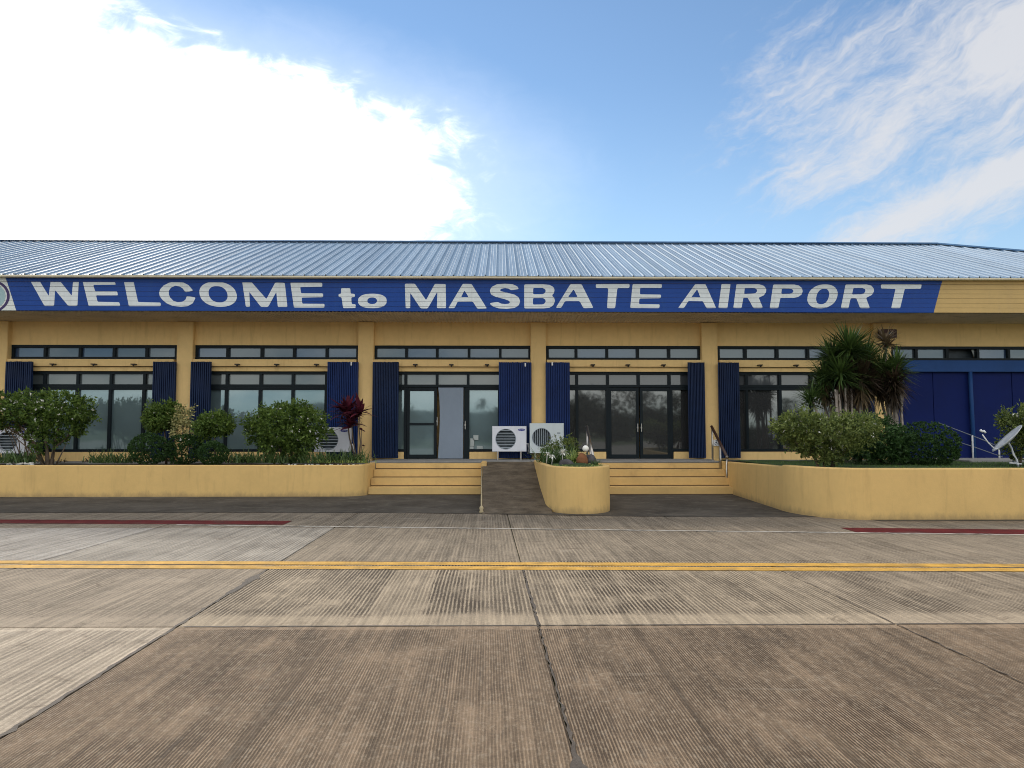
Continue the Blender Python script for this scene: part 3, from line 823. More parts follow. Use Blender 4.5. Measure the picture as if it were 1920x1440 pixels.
# soffit of ribbed sheet
b = MB(); n = int((XR + 0.9 - XL) / 0.10); vs = []; fs = []
y0, y1 = YF + 0.05, YW - 0.004
for i in range(n + 1):
    x = XL + i * 0.10
    for k, (ddx, ddz) in enumerate(((0, 0.0), (0.018, 0.014), (0.034, 0.014), (0.052, 0.0))):
        vs += [(x + ddx, y0, Z_SOF + ddz), (x + ddx, y1, Z_SOF + ddz)]
fs = [(2 * i, 2 * i + 1, 2 * i + 3, 2 * i + 2) for i in range(len(vs) // 2 - 1)]
b.add(vs, fs); b.build('soffit', 'soffit_metal', bld)

# fascia boards
Z_FB, Z_FT = Z(584, YF), 5.525
fas = box('fascia', XL - .05, XR + 1.0, YF + 0.012, YF + 0.05, Z_FB + .004, Z_FT - .004, 'fascia_backing', bld)
lip = 0.095
nb = 6; bh = (Z_FT - lip - Z_FB) / nb
zb = [Z_FB + i * bh for i in range(nb + 1)] + [Z_FT]
GAP = 0.006
for i in range(nb + 1):
    z0, z1 = zb[i] + GAP / 2 * (i > 0), zb[i + 1] - GAP / 2
    yo = YF - (0.012 if i == nb else 0.0)
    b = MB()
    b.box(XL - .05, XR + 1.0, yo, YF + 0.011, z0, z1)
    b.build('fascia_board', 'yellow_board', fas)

# gutter and roof
YE, YR = 19.82, 26.5
Z_E = 5.585
Z_R = U(1440, 458.5, YR).z
RUN = YR - YE
XC = X(1757, YR, 457) + RUN              # right eave corner (hip at 45 degrees in plan)
XCL = XL - 1.0                           # left eave corner
b = MB(); b.box(XCL, XC, YE - 0.02, YF + 0.09, Z_FT + .002, Z_E - .012); b.build('gutter', 'cream_trim', bld, bevel=0.012)
YB = YR + RUN
b = MB()
e = -0.03
P = [(XCL, YE, Z_E + e), (XC, YE, Z_E + e), (XC, YB, Z_E + e), (XCL, YB, Z_E + e), (XCL + RUN, YR, Z_R + e), (XC - RUN, YR, Z_R + e)]
b.add(P, [(0, 1, 5, 4), (1, 2, 5), (2, 3, 4, 5), (3, 0, 4), (0, 3, 2, 1)])
roof = b.build('roof', 'roof_metal', bld)
def roof_pt(x, u): return (x, YE + RUN * u, Z_E + (Z_R - Z_E) * u)
nvec = Vector((0, -(Z_R - Z_E), RUN)).normalized()
PAN = 0.276
n = int((XC - XCL) / PAN)
for i in range(n):
    xa = XCL + i * PAN; xb = min(xa + PAN, XC)
    def umax(x): return max(0.0, min(1.0, (XC - x) / RUN, (x - XCL) / RUN))
    prof = [(xa, 0), (xa + 0.010, 0.034), (xa + 0.026, 0.034), (xa + 0.036, 0), (xa + 0.118, 0.0), (xa + 0.126, 0.007), (xa + 0.134, 0.0),
            (xa + 0.19, 0.0), (xa + 0.198, 0.007), (xa + 0.206, 0.0), (xb, 0)]
    vs = []; j = rnd.uniform(-.003, .003)
    for (x, h) in prof:
        for u in (-0.004, umax(x)):
            p = Vector(roof_pt(x, u)) + nvec * (h + j); vs.append(tuple(p))
    b = MB(); b.add(vs, [(2 * q, 2 * q + 2, 2 * q + 3, 2 * q + 1) for q in range(len(prof) - 1)])
    b.build('roof_sheet', 'roof_metal', roof)
b = MB()
def capline(p, q, w=0.15, h=0.022):
    p, q = Vector(p), Vector(q); t = (q - p).normalized(); s = t.cross(Vector((0, 0, 1))).normalized()
    prof = [s * -w + Vector((0, 0, -0.045)), Vector((0, 0, h)) - s * .04, Vector((0, 0, h)) + s * .04, s * w + Vector((0, 0, -0.045))]
    vs = [p + o for o in prof] + [q + o for o in prof]
    b.add(vs, [(0, 1, 5, 4), (1, 2, 6, 5), (2, 3, 7, 6), (0, 3, 2, 1), (4, 5, 6, 7), (0, 4, 7, 3)])
lift = 0.066
capline((XCL + RUN, YR, Z_R + lift), (XC - RUN, YR, Z_R + lift))
capline((XC - RUN, YR, Z_R + lift), (XC, YE, Z_E + lift)); capline((XCL, YE, Z_E + lift), (XCL + RUN, YR, Z_R + lift))
b.build('ridge_cap', 'ridge_blue', roof)

# ================================================================== SIGN
sign = thing('welcome_sign', 'long blue sign on the eave lettered WELCOME to MASBATE AIRPORT in white', 'sign', (0, YF, Z_FB))
emb = thing('emblem_panel', 'white panel with a purple ring emblem at the end of the blue eave sign', 'sign', (-13, YF, Z_FB))
def sx(z, ptop, pbot):
    """slanted sign edge: x at height z"""
    a = U(ptop[0], ptop[1], YF); c = U(pbot[0], pbot[1], YF)
    return c.x + (a.x - c.x) * (z - c.z) / (a.z - c.z)
LT, LB_ = (9.5, 515), (31, 583); RT, RB_ = (1767, 523), (1751, 584)
XEMB = X(-95, YF, 550)
for i in range(nb + 1):
    z0, z1 = zb[i] + GAP / 2 * (i > 0) - (0.004 if i == 0 else 0), zb[i + 1] - GAP / 2
    yo = YF - (0.012 if i == nb else 0.0) - 0.006
    for nm, par, mt, xa0, xa1, xb0, xb1 in (('board', sign, 'sign_blue', sx(z0, LT, LB_), sx(z1, LT, LB_), sx(z0, RT, RB_), sx(z1, RT, RB_)),
                                            ('board', emb, 'emblem_white', XEMB - .1, XEMB - .1, sx(z0, LT, LB_) - .004, sx(z1, LT, LB_) - .004)):
        vs = [(xa0, yo, z0), (xb0, yo, z0), (xb1, yo, z1), (xa1, yo, z1), (xa0, yo + .005, z0), (xb0, yo + .005, z0), (xb1, yo + .005, z1), (xa1, yo + .005, z1)]
        b = MB(); b.add(vs, [(0, 1, 2, 3), (7, 6, 5, 4), (0, 4, 5, 1), (1, 5, 6, 2), (2, 6, 7, 3), (3, 7, 4, 0)])
        b.build(nm, mt, par)
# painted film in the board joints so the blue and white run on through them
b = MB(); z0, z1 = Z_FB + .003, Z_FT - .003
b.add([(sx(z0, LT, LB_) + .01, YF + .008, z0), (sx(z0, RT, RB_) - .01, YF + .008, z0), (sx(z1, RT, RB_) - .01, YF + .008, z1), (sx(z1, LT, LB_) + .01, YF + .008, z1),
       (sx(z0, LT, LB_) + .01, YF + .0115, z0), (sx(z0, RT, RB_) - .01, YF + .0115, z0), (sx(z1, RT, RB_) - .01, YF + .0115, z1), (sx(z1, LT, LB_) + .01, YF + .0115, z1)],
      [(0, 1, 2, 3), (7, 6, 5, 4), (0, 4, 5, 1), (1, 5, 6, 2), (2, 6, 7, 3), (3, 7, 4, 0)])
b.build('joint_strip', 'sign_backing', sign)

def skel(cx, cy, rx, ry, skew, n=44, p=2.2):
    out = []
    for i in range(n):
        t = 2 * math.pi * i / n
        c, s = math.cos(t), math.sin(t)
        x = rx * math.copysign(abs(c) ** (2 / p), c); y = ry * math.copysign(abs(s) ** (2 / p), s)
        out.append((cx + x + skew * y / ry, cy + y))
    return out
def rounded(poly, r):
    out = []; n = len(poly)
    for i in range(n):
        p = Vector(poly[i]); a = Vector(poly[i - 1]) - p; c = Vector(poly[(i + 1) % n]) - p
        if a.length < 1e-6 or c.length < 1e-6: continue
        ang = a.angle(c)
        rr = min(r, a.length * .4, c.length * .4)
        if ang > 2.55 or rr < 0.5: out.append(tuple(p)); continue
        pa, pc = p + a.normalized() * rr, p + c.normalized() * rr
        for k in range(4):
            t = k / 3; q = pa * (1 - t) ** 2 + p * 2 * t * (1 - t) + pc * t * t
            out.append((q.x, q.y))
    return out
Z1, Z2, Z3, Z4, Z5, Z6 = (40, 515, 6.4), (330, 515, 6.4), (620, 515, 6.4), (910, 515, 5.486), (1250, 515, 7.68), (1480, 515, 6.4)
LET = [
 ('W', Z1, [[(105, 68), (215, 68), (328, 255), (352, 72), (460, 72), (605, 252), (622, 70), (690, 70), (672, 376), (565, 376), (405, 185), (392, 376), (278, 376)]]),
 ('E', Z1, [[(735, 75), (1115, 75), (1135, 120), (862, 122), (885, 200), (1150, 202), (1160, 248), (895, 248), (915, 325), (1175, 330), (1187, 376), (808, 376)]]),
 ('L', Z1, [[(1230, 72), (1345, 72), (1400, 328), (1672, 335), (1672, 378), (1290, 378)]]),
 ('C', Z2, [[(205, 190), (150, 125), (90, 95), (0, 82), (-80, 95), (-150, 130), (-190, 175), (-203, 215), (-195, 260), (-160, 305), (-110, 345), (-40, 375), (60, 385), (140, 378), (200, 345), (236, 275), (130, 255), (115, 300), (75, 325), (20, 330), (-30, 315), (-70, 275), (-87, 235), (-85, 190), (-60, 155), (-10, 133), (40, 140), (80, 165), (115, 212)]]),
 ('O', Z2, [skel(505, 235, 222, 151, 30), skel(505, 235, 112, 98, 20)]),
 ('M', Z2, [[(795, 88), (905, 88), (1085, 292), (1190, 95), (1305, 98), (1337, 388), (1222, 388), (1203, 208), (1105, 388), (1020, 388), (878, 205), (888, 385), (838, 385)]]),
 ('E', Z2, [[(1372, 97), (1755, 97), (1755, 145), (1490, 148), (1500, 222), (1765, 225), (1765, 270), (1508, 275), (1515, 348), (1782, 350), (1782, 395), (1415, 395)]]),
 ('t', Z3, [[(125, 162), (235, 162), (240, 228), (290, 230), (290, 268), (247, 272), (252, 352), (300, 355), (300, 400), (150, 402), (130, 272), (95, 265), (95, 232), (125, 228)]]),
 ('o', Z3, [skel(500, 315, 172, 87, 0, 44, 2.4), skel(498, 313, 58, 39, 0)]),
 ('M', Z3, [[(890, 108), (1010, 108), (1145, 305), (1250, 110), (1380, 112), (1385, 402), (1275, 402), (1280, 205), (1165, 405), (1080, 405), (955, 218), (955, 402), (900, 402)]]),
 ('A', Z3, [[(1585, 110), (1690, 110), (1875, 405), (1760, 408), (1705, 322), (1525, 322), (1485, 402), (1412, 402)], [(1605, 190), (1655, 268), (1565, 268)]]),
 ('S', Z4, [[(345, 148), (330, 120), (280, 98), (200, 93), (120, 98), (65, 125), (45, 165), (60, 205), (110, 230), (200, 252), (245, 270), (255, 285), (240, 298), (205, 303), (165, 298), (125, 280), (48, 292), (55, 310), (85, 330), (140, 347), (220, 352), (300, 342), (345, 315), (358, 275), (345, 235), (300, 205), (200, 180), (160, 170), (150, 158), (165, 145), (200, 138), (235, 142), (265, 160)]]),
 ('B', Z4, [[(400, 100), (590, 98), (660, 105), (700, 125), (713, 155), (705, 190), (685, 213), (708, 238), (716, 270), (700, 315), (660, 340), (600, 347), (400, 347)],
            [(492, 137), (590, 137), (615, 150), (622, 170), (612, 190), (590, 200), (492, 202)], [(490, 240), (595, 240), (615, 255), (622, 275), (608, 298), (585, 306), (490, 308)]]),
 ('A', Z4, [[(875, 97), (990, 97), (1112, 342), (1010, 345), (970, 272), (820, 272), (780, 342), (725, 340)], [(908, 150), (950, 230), (850, 230)]]),
 ('T', Z4, [[(1135, 97), (1485, 95), (1482, 137), (1358, 140), (1335, 345), (1252, 345), (1265, 140), (1138, 137)]]),
 ('E', Z4, [[(1515, 97), (1818, 97), (1815, 137), (1592, 135), (1590, 202), (1808, 205), (1805, 242), (1585, 245), (1580, 302), (1795, 305), (1790, 345), (1490, 343)]]),
 ('A', Z5, [[(410, 137), (560, 137), (712, 480), (575, 483), (520, 382), (312, 380), (248, 483), (165, 478)], [(440, 210), (485, 325), (357, 322)]]),
 ('I', Z5, [[(790, 133), (920, 135), (875, 482), (745, 480)]]),
 ('R', Z5, [[(1005, 137), (1330, 137), (1400, 160), (1435, 205), (1430, 255), (1395, 300), (1325, 330), (1383, 470), (1370, 482), (1250, 482), (1165, 330), (1105, 330), (1078, 482), (960, 480)], [(1125, 192), (1270, 192), (1302, 215), (1300, 245), (1270, 272), (1115, 278)]]),
 ('P', Z6, [[(-193, 118), (60, 118), (115, 130), (150, 160), (162, 200), (145, 240), (105, 268), (50, 278), (-107, 278), (-132, 402), (-236, 402)], [(-89, 165), (0, 165), (35, 175), (52, 195), (40, 215), (10, 230), (-97, 232)]]),
 ('O', Z6, [skel(398, 260, 178, 144, -32), skel(400, 261, 75, 94, -20)]),
 ('R', Z6, [[(675, 118), (930, 118), (985, 130), (1015, 170), (1015, 200), (990, 245), (920, 278), (965, 395), (955, 402), (850, 402), (805, 285), (735, 285), (710, 402), (618, 402)], [(768, 160), (880, 160), (910, 175), (915, 195), (900, 220), (870, 235), (752, 238)]]),
 ('T', Z6, [[(1100, 118), (1588, 116), (1580, 168), (1385, 170), (1330, 402), (1222, 402), (1275, 170), (1098, 165)]]),
]
def flat_letter(loops, y, thick, name, mat, parent, cuts):
    """filled outline (first loop) with holes, on the plane Y=y, cut by the board joints"""
    vl = [[Vector((p[0], p[1], 0)) for p in lp] for lp in loops]
    flat = [p for lp in vl for p in lp]
    tris = tessellate_polygon(vl)
    bm = bmesh.new()
    bv = [bm.verts.new((p.x, y, p.y)) for p in flat]
    for tr in tris:
        try: bm.faces.new([bv[i] for i in tr])
        except ValueError: pass
    for zc, g in cuts:
        for s in (-g, g):
            bmesh.ops.bisect_plane(bm, geom=bm.verts[:] + bm.edges[:] + bm.faces[:], plane_co=(0, 0, zc + s), plane_no=(0, 0, 1))
        dead = [f for f in bm.faces if abs(f.calc_center_median().z - zc) < g]
        if dead: bmesh.ops.delete(bm, geom=dead, context='FACES')
    ret = bmesh.ops.extrude_face_region(bm, geom=bm.faces[:])
    bmesh.ops.translate(bm, verts=[v for v in ret['geom'] if isinstance(v, bmesh.types.BMVert)], vec=(0, thick, 0))
    bmesh.ops.recalc_face_normals(bm, faces=bm.faces)
    me = bpy.data.meshes.new(name); bm.to_mesh(me); bm.free()
    me.materials.append(MATS[mat])
    return link_mesh(name, me, parent)
cuts = [(z, GAP / 2 + .001) for z in zb[1:-1]]
YL = YF - 0.0105
for ch, (ox, oy, s), loops in LET:
    wl = []
    for lp in loops:
        q = [U(ox + x / s, oy + y / s, YL) for x, y in (rounded(lp, 14) if len(lp) < 40 else lp)]
        wl.append([(p.x, p.z) for p in q])
    o = flat_letter(wl, YL, 0.004, 'letter', 'letter_white', sign, cuts)
# emblem ring
ctr = U(-22, 556, YL)
def ring(r0, r1, mat, dy, nm):
    b = MB(); n = 56; vs = []
    for i in range(n):
        t = 2 * math.pi * i / n
        for r in (r0, r1):
            for yy in (0, .003): vs.append((ctr.x + r * math.cos(t), YL + dy + yy, ctr.z + r * 0.82 * math.sin(t)))
    fs = []
    for i in range(n):
        a = 4 * i; c = 4 * ((i + 1) % n)
        fs += [(a, a + 2, c + 2, c), (a + 1, c + 1, c + 3, a + 3), (a, c, c + 1, a + 1), (a + 2, a + 3, c + 3, c + 2)]
    b.add(vs, fs); b.build(nm, mat, emb)
ring(0.48, 0.55, 'emblem_purple', 0, 'ring'); ring(0.01, 0.44, 'emblem_teal', 0, 'disc')

# ================================================================== PLATFORM, STEPS, RAMP, PLANTERS
b = MB(); b.box(-3.36, 5.9, 19.92, 22.3, 0.0, Z_PL); b.build('platform', 'platform_concrete')['kind'] = 'structure'
b = MB(); b.box(-40, -3.362, 20.9, 22.3, 0.0, Z_PL - .06); b.box(5.902, 40, 20.9, 22.3, 0.0, Z_PL - .03); b.build('walkway', 'platform_concrete')['kind'] = 'structure'

def steps(x0, x1, label):
    t = thing('front_steps', label, 'steps', ((x0 + x1) / 2, 19.3, 0))
    rise = Z_PL / 4
    ys = [18.80, 19.17, 19.535, 19.90]
    for i in range(4):
        y1 = 19.918 if i < 3 else 19.919
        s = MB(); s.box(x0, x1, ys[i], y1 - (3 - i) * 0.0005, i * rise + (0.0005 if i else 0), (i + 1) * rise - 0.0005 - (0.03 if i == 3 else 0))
        st = s.build('step', 'yellow_step', t, bevel=0.012)
        g = MB(); g.box(x0 + .01, x1 - .01, ys[i] - .004, ys[i] + .02, i * rise + 0.002, i * rise + 0.022); g.build('shadow_gap_line', 'joint_shadow', st)  # dark strip painted for the shadow gap at the riser foot, dirt-coloured
    return t
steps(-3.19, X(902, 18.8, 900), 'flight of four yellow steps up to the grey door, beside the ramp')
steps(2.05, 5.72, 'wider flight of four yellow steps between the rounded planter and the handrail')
b = MB(); b.box(X(902, 19.3, 875), X(912.5, 19.3, 875), 19.3, 20.3, 0.42, Z_PL + .006)
props(b.build('step_cheek', 'yellow_step', None, bevel=.015), 'short yellow cheek block closing the steps next to the ramp', 'wall')

# ramp
b = MB(); n = 24; vs = []; fs = []
xa0, xa1 = X(904, 14.6, 960), X(905, 19.95, 864)
for i in range(n + 1):
    u = i / n; y = 14.42 + (19.95 - 14.42) * u
    zz = 0.012 + (Z_PL - 0.016) * min(1, u * 1.0)
    xl_ = xa0 + (xa1 - xa0) * u
    vs += [(xl_, y, zz), (0.98, y, zz), (0.98, y, -.02), (xl_, y, -.02)]
for i in range(n):
    a = 4 * i; c = a + 4
    fs += [(a, a + 1, c + 1, c), (a, c, c + 3, a + 3), (a + 1, a + 2, c + 2, c + 1)]
fs += [(0, 3, 2, 1), (4 * n, 4 * n + 1, 4 * n + 2, 4 * n + 3)]
b.add(vs, fs); b.build('entrance_ramp', 'ramp_concrete')['kind'] = 'structure'
# painted edge bead along the ramp with the pipe stub at its foot
t = thing('drain_pipe', 'thin pale pipe along the ramp edge with a round fitting at its foot', 'pipe', (xa0, 14.6, 0))
b = MB(); b.tube([(xa0 - .012, 14.55, 0.05), (xa1 - .012, 19.3, 0.66)], 0.015, 8); b.build('pipe', 'pipe_white', t, smooth=True)
b = MB(); b.tube([(xa0 - .012, 14.54, 0.0), (xa0 - .012, 14.54, .03), (xa0 - .012, 14.54, .06), (xa0 - .012, 14.54, .10), (xa0 - .012, 14.54, .14)], [.035, .045, .03, .045, .02], 10); b.build('fitting', 'pipe_white', t, smooth=True)

def wall_path(pts, zs, thick, name, mat, parent, side=1.0, closed=False, zbase=-0.02):
    """a wall along pts (outer face), rounded top, thick to the left of travel * side"""
    P = [Vector((x, y, 0)) for x, y in pts]; n = len(P); nor = []
    for i in range(n):
        a = P[i - 1] if (i or closed) else P[i]; c = P[(i + 1) % n] if (i < n - 1 or closed) else P[i]
        t = (c - a).normalized(); nor.append(Vector((-t.y, t.x, 0)) * side)
    prof = [(0, None), (0, -0.022), (0.007, -0.007), (0.022, 0), (thick - 0.022, 0), (thick - 0.007, -0.007), (thick, -0.022), (thick, None)]
    vs = []; fs = []; m = len(prof)
    for i in range(n):
        for (o, dz) in prof:
            p = P[i] + nor[i] * o
            vs.append((p.x, p.y, zbase if dz is None else zs[i] + dz))
    for i in range(n if closed else n - 1):
        for k in range(m - 1):
            a = i * m + k; c = ((i + 1) % n) * m + k
            fs.append((a, c, c + 1, a + 1))
    if not closed:
        fs.append(tuple(range(m))); fs.append(tuple(range((n - 1) * m, n * m))[::-1])
    b = MB(); b.add(vs, fs)
    return b.build(name, mat, parent, smooth=False)
def arc(cx, cy, rx, ry, a0, a1, n):
    return [(cx + rx * math.cos(R(a0 + (a1 - a0) * i / n)), cy + ry * math.sin(R(a0 + (a1 - a0) * i / n))) for i in range(n + 1)]

# long planter left of the steps
t = thing('long_planter', 'long low yellow planter wall with shrubs and topiary balls, left of the steps', 'planter', (-9, 18.4, 0))
pts = [(-40, 18.33), (-20, 18.33), (-12, 18.33), (-8, 18.33), (-3.9, 18.33)] + arc(-3.76, 18.85, 0.56, 0.52, -90, 0, 12)[1:] + [(-3.20, 19.92)]
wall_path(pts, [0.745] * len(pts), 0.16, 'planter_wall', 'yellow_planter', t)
b = MB(); nx = 60; vs = []; fs = []
for i in range(nx + 1):
    x = -40 + (36.7) * i / nx
    for k, y in enumerate((18.42, 19.0, 19.8, 20.89)):
        vs.append((x, y if x < -4.2 else max(y, 18.7), 0.67 + (0.05 if k in (1, 2) else 0) + rnd.uniform(-.02, .02)))
for i in range(nx):
    for k in range(3):
        a = 4 * i + k; fs.append((a, a + 4, a + 5, a + 1))
b.add(vs, fs); b.build('soil', 'soil', t, smooth=True)

# rounded planter between ramp and steps
t = thing('rounded_planter', 'tall yellow planter with rounded front between the ramp and the steps', 'planter', (1.5, 15, 0))
xa, xb = X(1001, 19.8, 862), X(1144, 15.1, 900)
fl = X(1023, 15.1, 940)
outl = [(xa, 19.9), (xa + .0, 18.5), (xa - .01 + (fl - xa) * .45, 16.8), (fl, 15.35)] + arc((fl + xb) / 2, 15.25, (xb - fl) / 2, 0.95, 180, 360, 26) + [(xb, 16.5), (xb + .0, 19.9)]
zs = []
for (x, y) in outl: zs.append(0.872 if y < 15.3 else 0.872 + (0.80 - 0.872) * (y - 15.3) / 4.6)
wall_path(outl, zs, 0.13, 'planter_wall', 'yellow_planter', t)
b = MB(); vs = []; fs = []
for i in range(13):
    y = 14.46 + (19.85 - 14.46) * i / 12
    half = 1.0 if y > 15.3 else max(0.15, math.sqrt(max(0, 1 - ((15.25 - y) / 0.93) ** 2)))
    cx = (xa + xb) / 2 if y > 16.5 else (fl + xb) / 2
    hw = (xb - fl) / 2 - 0.06
    for k in range(7):
        s = -1 + 2 * k / 6
        vs.append((cx + s * hw * half, y, 0.80 + 0.09 * (1 - s * s) * min(1, (y - 14.4) * 1.4) * (1 if y < 17.5 else .3) + rnd.uniform(-.01, .01)))
for i in range(12):
    for k in range(6):
        a = 7 * i + k; fs.append((a, a + 1, a + 8, a + 7))
b.add(vs, fs); b.build('mossy_soil', 'lawn_soil', t, smooth=True)

# big planter on the right
t = thing('corner_planter', 'large yellow planter with rounded corner holding lawn, palms and dish', 'planter', (9, 14, 0))
A0 = (X(1363, 19.4, 890), 19.4); A1 = (X(1467, 14.85, 910), 14.85)
pts = [(A0[0] + .01, 20.9), A0] + [(A0[0] + (A1[0] - A0[0]) * u, A0[1] + (A1[1] - A0[1]) * u) for u in (.25, .5, .75, 1)] + arc(A1[0] + .95, 14.75, 0.95, 1.43, 180, 270, 16)[1:] + [(9, 13.3), (12, 13.28), (40, 13.2)]
zs = [0.785, 0.785, .80, .82, .84, .858] + [0.89] * (len(pts) - 6)
pts.insert(6, (pts[5][0] - .001, pts[5][1] - .02)); zs.insert(6, .888)
wall_path(pts, zs, 0.17, 'planter_wall', 'yellow_planter', t)
b = MB(); nx = 50; vs = []; fs = []
for i in range(nx + 1):
    x = 5.6 + 30 * (i / nx) ** 1.6
    ys = (max(13.42, 15.0 - (x - 5.6) * 2.6), 15.2, 17, 19, 20.89)
    for k, y in enumerate(ys):
        vs.append((x if k == 0 or x > 5.75 else 5.75, y, 0.80 + (0.03 if 0 < k < 4 else 0) - (0.05 if k == 4 else 0) + rnd.uniform(-.012, .012)))
for i in range(nx):
    for k in range(4):
        a = 5 * i + k; fs.append((a, a + 5, a + 6, a + 1))
b.add(vs, fs); b.build('lawn_ground', 'lawn_soil', t, smooth=True)
box('path_slab', X(1792, 18.2, 864), X(1990, 18.2, 864), 17.6, 19.6, 0.6, 0.866, 'platform_concrete', t, .01)

# ================================================================== HANDRAILS
def handrail(x, label, dark=True, scale=1.0):
    t = thing('handrail', label, 'handrail', (x, 20, Z_PL))
    top = Vector((x, 20.62, 1.665)); bot = Vector((x, 19.28, 0.90))
    b = MB(); d = (bot - top)
    b.tube([top - d * 0.02, top + d * 0.5, bot + d * 0.02], 0.036, 10); b.build('rail', 'rail_wood' if dark else 'steel', t, smooth=True)
    for u, zb_ in ((0.02, Z_PL), (0.56, 0.385), (0.97, 0.004)):
        p = top + d * u
        b = MB(); b.tube([(x, p.y, zb_), (x, p.y, p.z - .02)], 0.026, 8); b.tube([(x, p.y, zb_), (x, p.y, zb_ + .012)], .05, 10)
        b.build('post', 'steel', t, smooth=True)
    b = MB(); b.sphere((x, bot.y, bot.z + .0), 0.042, 10, 7); b.build('end_cap', 'steel', t, smooth=True)
handrail(X(1337, 20.6, 830) - .02, 'sloping stair handrail with dark brown rail in front of the yellow column')
handrail(X(1101, 20.6, 830), 'slim pale metal handrail rising behind the rounded planter', False)
t = thing('pipe_railing', 'thin grey two bar pipe railing in front of the navy boarded wall', 'railing', (14, 20.5, .8))
pA, pB, pC = U(1760, 793, 19.2), U(1823, 817, 19.2), U(1873, 838, 19.2)
b = MB(); b.tube([pA, pB, U(1846, 826, 19.2), pC], .013, 6); b.build('top_bar', 'steel_dull', t, smooth=True)
b = MB(); b.tube([U(1775, 822, 19.2), U(1823, 837, 19.2), U(1880, 857, 19.2)], .012, 6); b.build('lower_bar', 'steel_dull', t, smooth=True)
for px, py in ((1823, 817), (1873, 838)):
    p = U(px, py, 19.2); b = MB(); b.tube([(p.x, p.y, .70), (p.x, p.y, p.z + .01)], .022, 8); b.build('post', 'dish_grey', t, smooth=True)

